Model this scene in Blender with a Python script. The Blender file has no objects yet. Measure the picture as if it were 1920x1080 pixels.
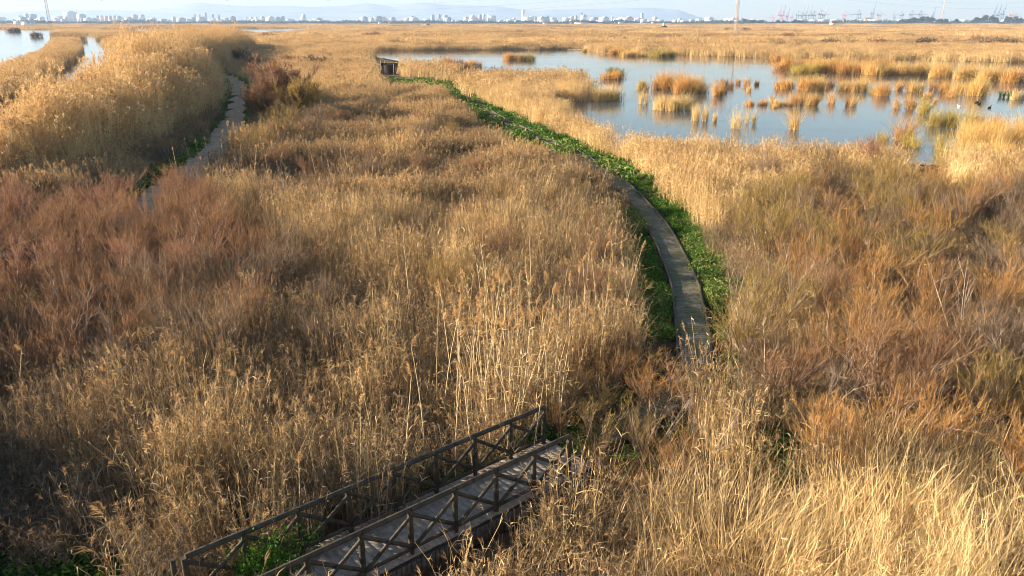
import bpy, math, random
import numpy as np
from mathutils import Vector, Matrix, Euler

R = math.radians
rng = np.random.default_rng(7)
random.seed(7)
SC = bpy.context.scene
COL = SC.collection

# ------------------------------------------------------------------ camera maths
FPX = 1478.0
PITCH = math.atan((540 - 39) / FPX)
CH = 11.5
CP, SP = math.cos(PITCH), math.sin(PITCH)


def P(x, y, h=0.0):
    xc = (x - 960) / FPX
    yc = (540 - y) / FPX
    fw = CP + yc * SP
    up = -SP + yc * CP
    t = (h - CH) / up
    return (xc * t, fw * t)


def proj(X, Y, Z):
    X = np.asarray(X, float); Y = np.asarray(Y, float); Z = np.asarray(Z, float) - CH
    d = Y * CP - Z * SP
    d = np.where(d < 0.1, 0.1, d)
    u = Y * SP + Z * CP
    return 960 + FPX * X / d, 540 - FPX * u / d


def at_dist(x, y, D):
    """world point seen at pixel (x, y) at ground distance D (m)"""
    xc = (x - 960) / FPX
    yc = (540 - y) / FPX
    fw = CP + yc * SP
    up = -SP + yc * CP
    t = D / fw
    return Vector((xc * t, D, CH + up * t))


def inpoly(px, py, poly):
    px = np.asarray(px, float); py = np.asarray(py, float)
    r = np.zeros(px.shape, bool)
    n = len(poly)
    j = n - 1
    for i in range(n):
        xi, yi = poly[i]; xj, yj = poly[j]
        c = ((yi > py) != (yj > py)) & (px < (xj - xi) * (py - yi) / ((yj - yi) or 1e-9) + xi)
        r ^= c
        j = i
    return r


cam = bpy.data.cameras.new('camera')
camo = bpy.data.objects.new('camera', cam)
COL.objects.link(camo)
camo.location = (0, 0, CH)
camo.rotation_euler = (math.pi / 2 - PITCH, 0, 0)
cam.sensor_width = 36
cam.lens = FPX / 1920 * 36
cam.clip_start = 0.3
cam.clip_end = 60000
SC.camera = camo

# ------------------------------------------------------------------ tags
ORD = ['first', 'second', 'third', 'fourth', 'fifth', 'sixth', 'seventh', 'eighth', 'ninth', 'tenth', 'eleventh',
       'twelfth', 'thirteenth', 'fourteenth', 'fifteenth', 'sixteenth', 'seventeenth', 'eighteenth', 'nineteenth',
       'twentieth']


def ordw(i):
    if i < 20:
        return ORD[i]
    t = ['twenty', 'thirty', 'forty', 'fifty', 'sixty', 'seventy', 'eighty', 'ninety', 'hundred'][(i + 1) // 10 - 2]
    r = (i + 1) % 10
    return (t[:-1] + 'ieth') if r == 0 else t + '-' + ORD[r - 1]


def tag(o, label=None, cat=None, group=None, kind=None):
    if label: o['label'] = label
    if cat: o['category'] = cat
    if group: o['group'] = group
    if kind: o['kind'] = kind
    return o


def empty(name, loc=(0, 0, 0), rz=0):
    o = bpy.data.objects.new(name, None)
    COL.objects.link(o)
    o.location = loc
    o.rotation_euler = (0, 0, rz)
    o.empty_display_size = 0.2
    return o


# ------------------------------------------------------------------ mesh buffers
class MB:
    def __init__(s):
        s.v = []; s.q = []; s.r = []; s.m = []; s.n = 0

    def add(s, verts, quads, rnd=0.5, mat=0):
        verts = np.asarray(verts, float).reshape(-1, 3)
        quads = np.asarray(quads, int).reshape(-1, 4)
        s.v.append(verts)
        s.q.append(quads + s.n)
        rnd = np.full(len(verts), rnd) if np.isscalar(rnd) else np.asarray(rnd, float)
        s.r.append(rnd)
        s.m.append(np.full(len(quads), mat, int))
        s.n += len(verts)

    def blades(s, base, d, L, bend, w, segs=2, rnd=None, taper=0.15, mat=0, side=None, tube=False):
        """n curved ribbons (or 3 sided tubes): point(t) = base + L*(d*t + bend*t^2)"""
        base = np.asarray(base, float); n = len(base)
        if n == 0: return
        d = np.asarray(d, float); bend = np.asarray(bend, float)
        L = np.broadcast_to(np.asarray(L, float), (n,)); w = np.broadcast_to(np.asarray(w, float), (n,))
        if rnd is None: rnd = rng.random(n)
        rnd = np.broadcast_to(np.asarray(rnd, float), (n,))
        t = np.linspace(0, 1, segs + 1)
        pts = base[:, None, :] + L[:, None, None] * (d[:, None, :] * t[None, :, None] + bend[:, None, :] * (t ** 2)[None, :, None])
        wt = w[:, None] * (1 - (1 - taper) * t[None, :] ** 1.5)
        if side is None:
            a = rng.normal(size=(n, 3))
            side = np.cross(d, a)
            side /= np.linalg.norm(side, axis=1)[:, None] + 1e-9
        if not tube:
            va = pts - side[:, None, :] * wt[:, :, None] * .5
            vb = pts + side[:, None, :] * wt[:, :, None] * .5
            V = np.stack([va, vb], 2).reshape(-1, 3)
            k = (segs + 1) * 2
            f = np.array([[2 * i, 2 * i + 1, 2 * i + 3, 2 * i + 2] for i in range(segs)])
            Q = (f[None] + (np.arange(n) * k)[:, None, None]).reshape(-1, 4)
        else:
            s2 = np.cross(d, side)
            s2 /= np.linalg.norm(s2, axis=1)[:, None] + 1e-9
            rings = []
            for a in (0, 2.094, 4.189):
                o = side * math.cos(a) + s2 * math.sin(a)
                rings.append(pts + o[:, None, :] * wt[:, :, None] * .5)
            V = np.stack(rings, 2).reshape(-1, 3)
            k = (segs + 1) * 3
            f = np.array([[3 * i + j, 3 * i + (j + 1) % 3, 3 * i + 3 + (j + 1) % 3, 3 * i + 3 + j] for i in range(segs) for j in range(3)])
            Q = (f[None] + (np.arange(n) * k)[:, None, None]).reshape(-1, 4)
        s.add(V, Q, np.repeat(rnd, k), mat)

    def box(s, c, size, rz=0, rnd=0.5, mat=0, M=None):
        sx, sy, sz = [v / 2 for v in size]
        p = np.array([[x, y, z] for z in (-sz, sz) for (x, y) in ((-sx, -sy), (sx, -sy), (sx, sy), (-sx, sy))])
        if rz:
            c_, s_ = math.cos(rz), math.sin(rz)
            p = np.stack([p[:, 0] * c_ - p[:, 1] * s_, p[:, 0] * s_ + p[:, 1] * c_, p[:, 2]], 1)
        p = p + np.array(c)
        s.add(p, [[3, 2, 1, 0], [4, 5, 6, 7], [0, 1, 5, 4], [1, 2, 6, 5], [2, 3, 7, 6], [3, 0, 4, 7]], rnd, mat)

    def bar(s, a, b, w, h=None, n=4, rnd=0.5, mat=0, taper=1.0, up=(0, 0, 1), caps=True):
        """prism of n sides from a to b"""
        a = np.array(a, float); b = np.array(b, float); h = h or w
        d = b - a; d /= np.linalg.norm(d) + 1e-9
        u = np.array(up, float)
        if abs(np.dot(u, d)) > .98: u = np.array([0, 1.0, 0])
        x = np.cross(d, u); x /= np.linalg.norm(x)
        z = np.cross(x, d)
        ang = [2 * math.pi * (k + .5) / n for k in range(n)]
        f = 1 / math.cos(math.pi / n) if n == 4 else 1
        ring = np.array([x * math.cos(t) * w / 2 * f + z * math.sin(t) * h / 2 * f for t in ang])
        V = np.concatenate([a + ring, b + ring * taper])
        Q = [[k, (k + 1) % n, n + (k + 1) % n, n + k] for k in range(n)]
        s.add(V, Q, rnd, mat)
        if caps:
            if n == 4:
                s.add(V[:4], [[3, 2, 1, 0]], rnd, mat); s.add(V[4:], [[0, 1, 2, 3]], rnd, mat)
            elif n == 8:
                for off in (0, 8):
                    s.add(V[off:off + 8], [[0, 1, 2, 3], [0, 3, 4, 7], [4, 5, 6, 7]], rnd, mat)

    def mesh(s, name, mats):
        V = np.concatenate(s.v); Q = np.concatenate(s.q); Rr = np.concatenate(s.r); Mi = np.concatenate(s.m)
        me = bpy.data.meshes.new(name)
        me.vertices.add(len(V)); me.vertices.foreach_set('co', V.astype('f').ravel())
        me.loops.add(Q.size); me.loops.foreach_set('vertex_index', Q.astype('i').ravel())
        me.polygons.add(len(Q))
        me.polygons.foreach_set('loop_start', (np.arange(len(Q)) * 4).astype('i'))
        me.polygons.foreach_set('material_index', Mi.astype('i'))
        a = me.attributes.new('rnd', 'FLOAT', 'POINT'); a.data.foreach_set('value', Rr.astype('f'))
        for m in (mats if isinstance(mats, (list, tuple)) else [mats]): me.materials.append(m)
        me.update(calc_edges=True)
        me.validate()
        return me

    def obj(s, name, mats, parent=None, link=True):
        me = s.mesh(name, mats)
        o = bpy.data.objects.new(name, me)
        if link: COL.objects.link(o)
        if parent: o.parent = parent
        return o


# ------------------------------------------------------------------ materials
def newmat(name):
    m = bpy.data.materials.new(name); m.use_nodes = True
    nt = m.node_tree; nt.nodes.clear()
    return m, nt, nt.nodes, nt.links


def ramp(N, stops):
    r = N.new('ShaderNodeValToRGB')
    e = r.color_ramp.elements
    while len(e) > 1: e.remove(e[-1])
    e[0].position = stops[0][0]; e[0].color = (*stops[0][1], 1)
    for p, c in stops[1:]:
        k = e.new(p); k.color = (*c, 1)
    return r


def math_(N, L, op, a, b=None, clamp=False):
    m = N.new('ShaderNodeMath'); m.operation = op; m.use_clamp = clamp
    for i, v in enumerate((a, b)):
        if v is None: continue
        if isinstance(v, (int, float)): m.inputs[i].default_value = v
        else: L.new(v, m.inputs[i])
    return m.outputs[0]


def leafmat(name, stops, tintattr=True, var=.6, noise=.3, scale=.15, transl=.18, objcol=False):
    """dry or green blades: colour ramp driven by per-blade value, place and the plant's own tint"""
    m, nt, N, L = newmat(name)
    a = N.new('ShaderNodeAttribute'); a.attribute_name = 'rnd'
    g = N.new('ShaderNodeNewGeometry')
    nz = N.new('ShaderNodeTexNoise'); nz.inputs['Scale'].default_value = scale; nz.inputs['Detail'].default_value = 3
    L.new(g.outputs['Position'], nz.inputs['Vector'])
    v = math_(N, L, 'MULTIPLY', math_(N, L, 'SUBTRACT', a.outputs['Fac'], .5), var)
    n = math_(N, L, 'MULTIPLY', math_(N, L, 'SUBTRACT', nz.outputs['Fac'], .5), noise * 2)
    if tintattr:
        b = N.new('ShaderNodeAttribute'); b.attribute_type = 'INSTANCER'; b.attribute_name = 'tint'
        base = b.outputs['Fac']
    else:
        base = .5
    s = math_(N, L, 'ADD', math_(N, L, 'ADD', v, n), base, True)
    r = ramp(N, stops); L.new(s, r.inputs[0])
    col = r.outputs[0]
    if objcol:
        oi = N.new('ShaderNodeObjectInfo')
        mx = N.new('ShaderNodeMix'); mx.data_type = 'RGBA'; mx.blend_type = 'MULTIPLY'
        mx.inputs[0].default_value = 1
        L.new(col, mx.inputs[6]); L.new(oi.outputs['Color'], mx.inputs[7])
        col = mx.outputs[2]
    df = N.new('ShaderNodeBsdfDiffuse'); tr = N.new('ShaderNodeBsdfTranslucent')
    L.new(col, df.inputs[0]); L.new(col, tr.inputs[0])
    ms = N.new('ShaderNodeMixShader'); ms.inputs[0].default_value = transl
    L.new(df.outputs[0], ms.inputs[1]); L.new(tr.outputs[0], ms.inputs[2])
    o = N.new('ShaderNodeOutputMaterial'); L.new(ms.outputs[0], o.inputs[0])
    return m


def simple(name, col, rough=.8, noise=0.0, scale=5, col2=None, metal=0, bump=0, stretch=None, objcol=False):
    m, nt, N, L = newmat(name)
    b = N.new('ShaderNodeBsdfPrincipled'); b.inputs['Roughness'].default_value = rough; b.inputs['Metallic'].default_value = metal
    o = N.new('ShaderNodeOutputMaterial'); L.new(b.outputs[0], o.inputs[0])
    if col2 is None: col2 = tuple(c * (1 - noise) for c in col)
    tc = N.new('ShaderNodeTexCoord'); mp = N.new('ShaderNodeMapping')
    if stretch: mp.inputs['Scale'].default_value = stretch
    L.new(tc.outputs['Object'], mp.inputs[0])
    nz = N.new('ShaderNodeTexNoise'); nz.inputs['Scale'].default_value = scale; nz.inputs['Detail'].default_value = 5
    L.new(mp.outputs[0], nz.inputs['Vector'])
    r = ramp(N, [(.35, col2), (.65, col)]); L.new(nz.outputs['Fac'], r.inputs[0])
    c = r.outputs[0]
    if objcol:
        oi = N.new('ShaderNodeObjectInfo'); mx = N.new('ShaderNodeMix'); mx.data_type = 'RGBA'; mx.blend_type = 'MULTIPLY'
        mx.inputs[0].default_value = 1; L.new(c, mx.inputs[6]); L.new(oi.outputs['Color'], mx.inputs[7]); c = mx.outputs[2]
    L.new(c, b.inputs['Base Color'])
    if bump:
        bp = N.new('ShaderNodeBump'); bp.inputs['Strength'].default_value = bump; bp.inputs['Distance'].default_value = .02
        L.new(nz.outputs['Fac'], bp.inputs['Height']); L.new(bp.outputs[0], b.inputs['Normal'])
    return m


STRAW = [(0, (.14, .108, .078)), (.28, (.245, .185, .122)), (.55, (.38, .265, .14)), (.8, (.62, .43, .20)), (1, (.80, .59, .29))]
M_reed = leafmat('dry_reed', STRAW)
M_plume = leafmat('reed_plume', [(0, (.20, .125, .07)), (.4, (.34, .22, .11)), (.8, (.56, .37, .18)), (1, (.68, .47, .24))], transl=.45)
M_reed1 = leafmat('tall_reed_straw', [(0, (.5, .38, .2)), (1, (.8, .62, .36))], False, var=1)
M_plume1 = leafmat('tall_reed_plume', [(0, (.50, .32, .14)), (1, (.75, .50, .24))], False, var=1, transl=.45)
M_green = leafmat('green_herb', [(0, (.022, .06, .012)), (.45, (.075, .18, .026)), (.8, (.17, .26, .05)), (1, (.30, .26, .10))], scale=.6, var=.8, noise=.5)
M_twig = leafmat('tamarisk_twig', [(0, (.55, .5, .5)), (.5, (1, 1, 1)), (1, (1.5, 1.45, 1.3))], False, var=.9, noise=.35, scale=.5, objcol=True, transl=.3)
M_bark = simple('pale_bark', (.48, .36, .26), .9, scale=3, col2=(.15, .10, .075))
M_rush = leafmat('rush_blade', [(0, (.5, .5, .5)), (.5, (1, 1, 1)), (1, (1.3, 1.3, 1.25))], False, var=.9, noise=.4, scale=.35, objcol=True, transl=.4)
M_wood = simple('weathered_wood', (.072, .053, .028), .75, scale=6, col2=(.026, .02, .012), stretch=(1, 1, 1), bump=.4)
M_deck = simple('deck_plank_wood', (.36, .30, .235), .85, scale=7, col2=(.23, .19, .145), bump=.3)
M_fascia = simple('fascia_boards', (.13, .105, .078), .9, scale=5, col2=(.06, .05, .038), bump=.3)
M_dark = simple('dark_timber', (.035, .026, .02), .85, scale=3, col2=(.018, .014, .011))
M_post = simple('pale_timber', (.36, .27, .17), .8, scale=3, noise=.4)
M_pylon = simple('tan_steel', (.52, .42, .33), .6, scale=2, noise=.3)
M_wire = simple('wire', (.12, .12, .13), .5)
M_white = simple('pale_render', (.8, .77, .72), .8, scale=.02, noise=.12, objcol=True)
M_tile = simple('roof_tile', (.42, .22, .12), .85, scale=.5, noise=.4)
M_thatch = simple('dark_thatch', (.05, .042, .035), .9, scale=1, noise=.4)
M_paint = simple('crane_paint', (1, 1, 1), .5, scale=.1, noise=.1, objcol=True)
M_fol = leafmat('far_tree_leaf', [(0, (.018, .028, .014)), (1, (.06, .08, .03))], False, var=1, noise=.2)
M_trunk = simple('tree_trunk', (.10, .07, .05), .9)


# ground
def mat_ground():
    m, nt, N, L = newmat('marsh_ground')
    g = N.new('ShaderNodeNewGeometry')
    n1 = N.new('ShaderNodeTexNoise'); n1.inputs['Scale'].default_value = 1.4; n1.inputs['Detail'].default_value = 8
    L.new(g.outputs['Position'], n1.inputs['Vector'])
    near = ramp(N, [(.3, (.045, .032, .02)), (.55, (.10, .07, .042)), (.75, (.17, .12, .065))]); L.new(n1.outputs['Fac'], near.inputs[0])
    mp = N.new('ShaderNodeMapping'); mp.inputs['Scale'].default_value = (.004, .010, 1)
    L.new(g.outputs['Position'], mp.inputs[0])
    n2 = N.new('ShaderNodeTexNoise'); n2.inputs['Scale'].default_value = 2.2; n2.inputs['Detail'].default_value = 9; n2.inputs['Roughness'].default_value = .65
    L.new(mp.outputs[0], n2.inputs['Vector'])
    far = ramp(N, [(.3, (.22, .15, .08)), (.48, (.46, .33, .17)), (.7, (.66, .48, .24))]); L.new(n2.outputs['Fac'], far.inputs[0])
    field = ramp(N, [(.35, (.10, .09, .055)), (.6, (.20, .17, .10))]); L.new(n2.outputs['Fac'], field.inputs[0])
    sep = N.new('ShaderNodeSeparateXYZ'); L.new(g.outputs['Position'], sep.inputs[0])
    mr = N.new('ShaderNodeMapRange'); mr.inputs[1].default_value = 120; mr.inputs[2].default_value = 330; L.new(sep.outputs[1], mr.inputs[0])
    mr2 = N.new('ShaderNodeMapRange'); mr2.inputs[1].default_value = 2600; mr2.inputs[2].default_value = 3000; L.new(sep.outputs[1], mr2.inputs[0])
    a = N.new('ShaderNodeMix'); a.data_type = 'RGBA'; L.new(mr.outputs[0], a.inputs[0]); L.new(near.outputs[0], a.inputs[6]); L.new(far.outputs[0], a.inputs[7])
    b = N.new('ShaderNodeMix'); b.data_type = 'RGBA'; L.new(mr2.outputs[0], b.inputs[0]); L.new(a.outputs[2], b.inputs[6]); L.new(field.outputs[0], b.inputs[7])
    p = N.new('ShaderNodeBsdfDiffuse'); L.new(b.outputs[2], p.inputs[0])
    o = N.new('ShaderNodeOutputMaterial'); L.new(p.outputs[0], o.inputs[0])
    return m


def mat_water():
    m, nt, N, L = newmat('lake_water')
    g = N.new('ShaderNodeNewGeometry')
    mp = N.new('ShaderNodeMapping'); mp.inputs['Scale'].default_value = (.5, 1.6, 1)
    L.new(g.outputs['Position'], mp.inputs[0])
    n = N.new('ShaderNodeTexNoise'); n.inputs['Scale'].default_value = 2.2; n.inputs['Detail'].default_value = 4
    L.new(mp.outputs[0], n.inputs['Vector'])
    mp2 = N.new('ShaderNodeMapping'); mp2.inputs['Scale'].default_value = (.012, .05, 1)
    L.new(g.outputs['Position'], mp2.inputs[0])
    n2 = N.new('ShaderNodeTexNoise'); n2.inputs['Scale'].default_value = 1.5; n2.inputs['Detail'].default_value = 3
    L.new(mp2.outputs[0], n2.inputs['Vector'])
    st = N.new('ShaderNodeMapRange'); st.inputs[1].default_value = .35; st.inputs[2].default_value = .65
    st.inputs[3].default_value = .1; st.inputs[4].default_value = .55
    L.new(n2.outputs['Fac'], st.inputs[0])
    bp = N.new('ShaderNodeBump'); bp.inputs['Distance'].default_value = .02
    L.new(st.outputs[0], bp.inputs['Strength']); L.new(n.outputs['Fac'], bp.inputs['Height'])
    p = N.new('ShaderNodeBsdfPrincipled'); p.inputs['Base Color'].default_value = (.07, .085, .09, 1)
    p.inputs['Roughness'].default_value = .06; p.inputs['IOR'].default_value = 1.33
    L.new(bp.outputs[0], p.inputs['Normal'])
    o = N.new('ShaderNodeOutputMaterial'); L.new(p.outputs[0], o.inputs[0])
    return m


def mat_path(name, c1, c2, moss, stripes):
    m, nt, N, L = newmat(name)
    g = N.new('ShaderNodeNewGeometry'); uv = N.new('ShaderNodeAttribute'); uv.attribute_name = 'along'
    n = N.new('ShaderNodeTexNoise'); n.inputs['Scale'].default_value = 5; n.inputs['Detail'].default_value = 8; n.inputs['Roughness'].default_value = .7
    L.new(g.outputs['Position'], n.inputs['Vector'])
    r = ramp(N, [(.35, c1), (.65, c2)]); L.new(n.outputs['Fac'], r.inputs[0])
    n2 = N.new('ShaderNodeTexNoise'); n2.inputs['Scale'].default_value = 1.1; n2.inputs['Detail'].default_value = 7; n2.inputs['Roughness'].default_value = .75
    L.new(g.outputs['Position'], n2.inputs['Vector'])
    mm = N.new('ShaderNodeMapRange'); mm.inputs[1].default_value = .43; mm.inputs[2].default_value = .58; L.new(n2.outputs['Fac'], mm.inputs[0])
    a = N.new('ShaderNodeMix'); a.data_type = 'RGBA'; L.new(math_(N, L, 'MULTIPLY', mm.outputs[0], .75), a.inputs[0])
    L.new(r.outputs[0], a.inputs[6]); a.inputs[7].default_value = (*moss, 1)
    col = a.outputs[2]
    b = N.new('ShaderNodeBsdfDiffuse')
    hgt = n.outputs['Fac']
    if stripes:
        fr = math_(N, L, 'FRACT', math_(N, L, 'MULTIPLY', uv.outputs['Fac'], stripes))
        gap = math_(N, L, 'LESS_THAN', fr, .16)
        gm = N.new('ShaderNodeMix'); gm.data_type = 'RGBA'; L.new(math_(N, L, 'MULTIPLY', gap, .6), gm.inputs[0]); L.new(col, gm.inputs[6])
        gm.inputs[7].default_value = (.03, .028, .02, 1); col = gm.outputs[2]
    bp = N.new('ShaderNodeBump'); bp.inputs['Strength'].default_value = .8; bp.inputs['Distance'].default_value = .04
    L.new(hgt, bp.inputs['Height']); L.new(bp.outputs[0], b.inputs['Normal'])
    L.new(col, b.inputs[0])
    o = N.new('ShaderNodeOutputMaterial'); L.new(b.outputs[0], o.inputs[0])
    return m


M_ground = mat_ground(); M_water = mat_water()
M_board = mat_path('mossy_boardwalk', (.15, .125, .09), (.34, .29, .22), (.13, .145, .055), 5.0)
M_dirt = mat_path('sandy_dirt', (.40, .27, .17), (.62, .45, .31), (.33, .23, .12), 0)

# ------------------------------------------------------------------ layout (photo outlines dropped on the ground plane)
LAKE = [P(*q) for q in [(684, 97), (760, 95.5), (1100, 93), (1130, 100), (1180, 104), (1290, 104), (1440, 109), (1600, 111), (1740, 114),
                        (1920, 118), (2150, 124), (2150, 330), (1930, 322), (1800, 312), (1600, 303), (1300, 300), (1180, 292), (1130, 265),
                        (1075, 228), (1040, 208), (1030, 192), (1095, 190), (1120, 168), (1105, 154), (980, 143), (895, 136), (860, 130), (800, 122),
                        (740, 116), (700, 105)]]
LAGOON = [P(*q) for q in [(-500, 52), (112, 56), (112, 64), (96, 84), (70, 98), (30, 125), (-60, 170), (-500, 240)]]
CHANNEL = [P(*q) for q in [(146, 66), (182, 66), (214, 96), (245, 135), (235, 165), (120, 240), (0, 290), (-300, 330), (-300, 260), (0, 195), (110, 130), (146, 100)]]
STRIP = [P(*q) for q in [(232, 54), (560, 54), (640, 57), (560, 60), (330, 61), (240, 59)]]
STRIP2 = [P(*q) for q in [(645, 55.5), (770, 55.5), (782, 58), (660, 58.5)]]
POND = [P(*q) for q in [(1700, 82), (1800, 82), (1815, 85.5), (1705, 85.5)]]
WATERS = [('lake', LAKE), ('lagoon', LAGOON), ('channel', CHANNEL), ('far_pond', STRIP), ('far_pond', STRIP2), ('far_pond', POND)]

# photo outlines that must stay open (no tall plant stands in front of them)
C_PATH = [(1140, 335), (1095, 303), (1045, 280), (1000, 266), (955, 258), (925, 240), (895, 222), (868, 205), (850, 188), (838, 168), (790, 156), (735, 150),
          (735, 141), (800, 148), (872, 162), (905, 190), (960, 213), (1010, 236), (1080, 266), (1140, 294), (1195, 316), (1255, 366), (1295, 430), (1332, 500),
          (1354, 560), (1345, 620), (1330, 655), (1285, 675), (1262, 665), (1230, 640), (1195, 600), (1185, 520), (1170, 440), (1155, 380)]
C_BRIDGE = [(330, 1100), (335, 1035), (560, 948), (1022, 752), (1065, 800), (1075, 850), (1010, 918), (930, 982), (850, 1045), (810, 1110)]
C_DIRT = [(330, 330), (372, 288), (400, 262), (385, 240), (420, 180), (410, 140), (440, 145), (463, 158), (458, 200), (445, 240), (432, 275), (392, 332)]
C_LAKE = [(700, 98), (1100, 92), (1130, 100), (1440, 108), (1600, 110), (1740, 114), (1920, 118), (1980, 118), (1980, 225), (1800, 240), (1792, 292), (1742, 292), (1700, 262),
          (1500, 254), (1300, 250), (1150, 244), (1130, 232), (1066, 202), (1060, 190), (1100, 192), (1110, 154), (1090, 132), (900, 128), (870, 118), (760, 112)]
C_LAG = [(-100, 54), (112, 57), (112, 66), (100, 80), (88, 92), (62, 100), (30, 112), (0, 124), (-100, 165)]
C_CH = [(148, 67), (184, 67), (222, 112), (208, 128), (168, 115), (150, 94)]
C_STRIP = [(236, 54.5), (560, 54.5), (560, 58.5), (240, 58.5)]
C_HUT = [(690, 104), (752, 104), (752, 147), (700, 147)]
C_WEED = [(-60, 1052), (120, 1056), (260, 1075), (280, 1120), (-60, 1120)]
C_HOLLOW = [(1400, 840), (1440, 815), (1495, 825), (1490, 862), (1430, 868)]
CLEARS = [C_PATH, C_BRIDGE, C_DIRT, C_LAKE, C_LAG, C_CH, C_STRIP, C_HUT, C_WEED, C_HOLLOW]

# boardwalk centre line
BW = [P(x, y, .12) for x, y in [(1075, 842), (1140, 817), (1212, 778), (1266, 738), (1300, 692), (1304, 645), (1294, 600), (1286, 540), (1262, 480), (1236, 430), (1205, 390), (1168, 350),
                                (1122, 316), (1068, 282), (1005, 255), (945, 226), (900, 200), (868, 174), (835, 160), (780, 150), (740, 144)]]
DIRT = [P(x, y) for x, y in [(250, 420), (300, 372), (360, 325), (402, 285), (431, 245), (445, 205), (449, 175), (443, 155), (424, 144), (395, 137)]]
# timber bridge rails
FAR_R = [P(x, y, 1.7) for x, y in [(345, 1045), (458, 1000), (563, 957), (656, 922), (741, 885), (818, 853), (891, 820), (957, 790), (1020, 763)]]
d0 = Vector((FAR_R[8][0] - FAR_R[0][0], FAR_R[8][1] - FAR_R[0][1], 0)); BLEN = d0.length; BD = d0.normalized(); BN = Vector((BD.y, -BD.x, 0))
BO = Vector((FAR_R[0][0], FAR_R[0][1], 0))
BAY = BLEN / 8
BWID = 1.55
# reed bank on the left, standing on a low embankment
BANK = [P(60, 372), P(130, 350), P(215, 325), P(335, 258), P(385, 225), P(412, 185), P(402, 141), (-76, 235), (-103, 330), (-124, 330), (-108, 240), (-86, 170), (-64, 120), (-48, 84), (-40, 60), (-36, 48)]


def resample(pts, step):
    pts = [Vector((p[0], p[1], 0)) for p in pts]
    # Catmull-Rom
    out = []
    for i in range(len(pts) - 1):
        p0 = pts[max(i - 1, 0)]; p1 = pts[i]; p2 = pts[i + 1]; p3 = pts[min(i + 2, len(pts) - 1)]
        n = max(2, int((p2 - p1).length / step))
        for k in range(n):
            t = k / n
            out.append(.5 * ((2 * p1) + (p2 - p0) * t + (2 * p0 - 5 * p1 + 4 * p2 - p3) * t * t + (3 * p1 - p0 - 3 * p2 + p3) * t ** 3))
    out.append(pts[-1])
    return out


BWp = resample(BW, .6)
DIp = resample(DIRT, 1.5)
BWa = np.array([[p.x, p.y] for p in BWp]); DIa = np.array([[p.x, p.y] for p in DIp])


def dist_to(pts, X, Y):
    X = np.asarray(X); Y = np.asarray(Y)
    out = np.full(X.shape, 1e9)
    for p in pts:
        out = np.minimum(out, np.hypot(X - p[0], Y - p[1]))
    return out


def bank_h(X, Y):
    """height of the embankment under the left reed bank"""
    X = np.asarray(X, float); Y = np.asarray(Y, float)
    n = len(BANK)
    ins = inpoly(X, Y, BANK)
    d = np.full(X.shape, 1e9)
    for i in range(n):
        a = np.array(BANK[i]); b = np.array(BANK[(i + 1) % n]); ab = b - a
        t = np.clip(((X - a[0]) * ab[0] + (Y - a[1]) * ab[1]) / (ab @ ab), 0, 1)
        d = np.minimum(d, np.hypot(X - a[0] - t * ab[0], Y - a[1] - t * ab[1]))
    return np.where(ins, 2.6 * np.clip(d / 6.0, 0, 1) ** .8, 0)


# ------------------------------------------------------------------ ground and water
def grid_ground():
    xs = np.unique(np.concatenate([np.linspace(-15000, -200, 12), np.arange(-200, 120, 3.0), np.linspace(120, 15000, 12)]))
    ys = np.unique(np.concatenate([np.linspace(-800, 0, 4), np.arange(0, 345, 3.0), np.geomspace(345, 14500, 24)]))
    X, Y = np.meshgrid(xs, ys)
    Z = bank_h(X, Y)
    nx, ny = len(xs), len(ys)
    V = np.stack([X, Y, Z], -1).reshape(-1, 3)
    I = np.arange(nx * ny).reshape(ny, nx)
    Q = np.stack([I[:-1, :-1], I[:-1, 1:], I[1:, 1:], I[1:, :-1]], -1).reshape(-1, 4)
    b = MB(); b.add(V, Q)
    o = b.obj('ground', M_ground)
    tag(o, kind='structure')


grid_ground()


def poly_obj(name, pts, z, mat, kind='structure'):
    me = bpy.data.meshes.new(name)
    me.from_pydata([(p[0], p[1], z) for p in pts], [], [list(range(len(pts)))])
    me.materials.append(mat); me.update()
    if me.polygons[0].normal.z < 0: me.flip_normals()
    o = bpy.data.objects.new(name, me); COL.objects.link(o)
    if kind: o['kind'] = kind
    return o


for i, (n, pl) in enumerate(WATERS):
    poly_obj(n, pl, .02 + .003 * (i % 2), M_water)


def strip_obj(name, pts, w, z, mat, z2=0):
    b = MB(); V = []; al = []; s = 0
    for i, p in enumerate(pts):
        t = (pts[min(i + 1, len(pts) - 1)] - pts[max(i - 1, 0)]).normalized(); n = Vector((t.y, -t.x, 0))
        if i: s += (p - pts[i - 1]).length
        for k in (-1, -.5, 0, .5, 1):
            q = p + n * (w / 2 * k)
            V.append((q.x, q.y, z)); al.append(s)
    m = len(pts)
    Q = [[5 * i + k, 5 * i + k + 1, 5 * i + k + 6, 5 * i + k + 5] for i in range(m - 1) for k in range(4)]
    b.add(V, Q)
    o = b.obj(name, mat)
    a = o.data.attributes.new('along', 'FLOAT', 'POINT'); a.data.foreach_set('value', np.array(al, 'f'))
    if o.data.polygons[0].normal.z < 0: o.data.flip_normals()
    return o


tag(strip_obj('path', BWp, 1.15, .12, M_board), kind='structure')
tag(strip_obj('dirt_path', DIp, 3.5, .03, M_dirt), kind='structure')


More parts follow.
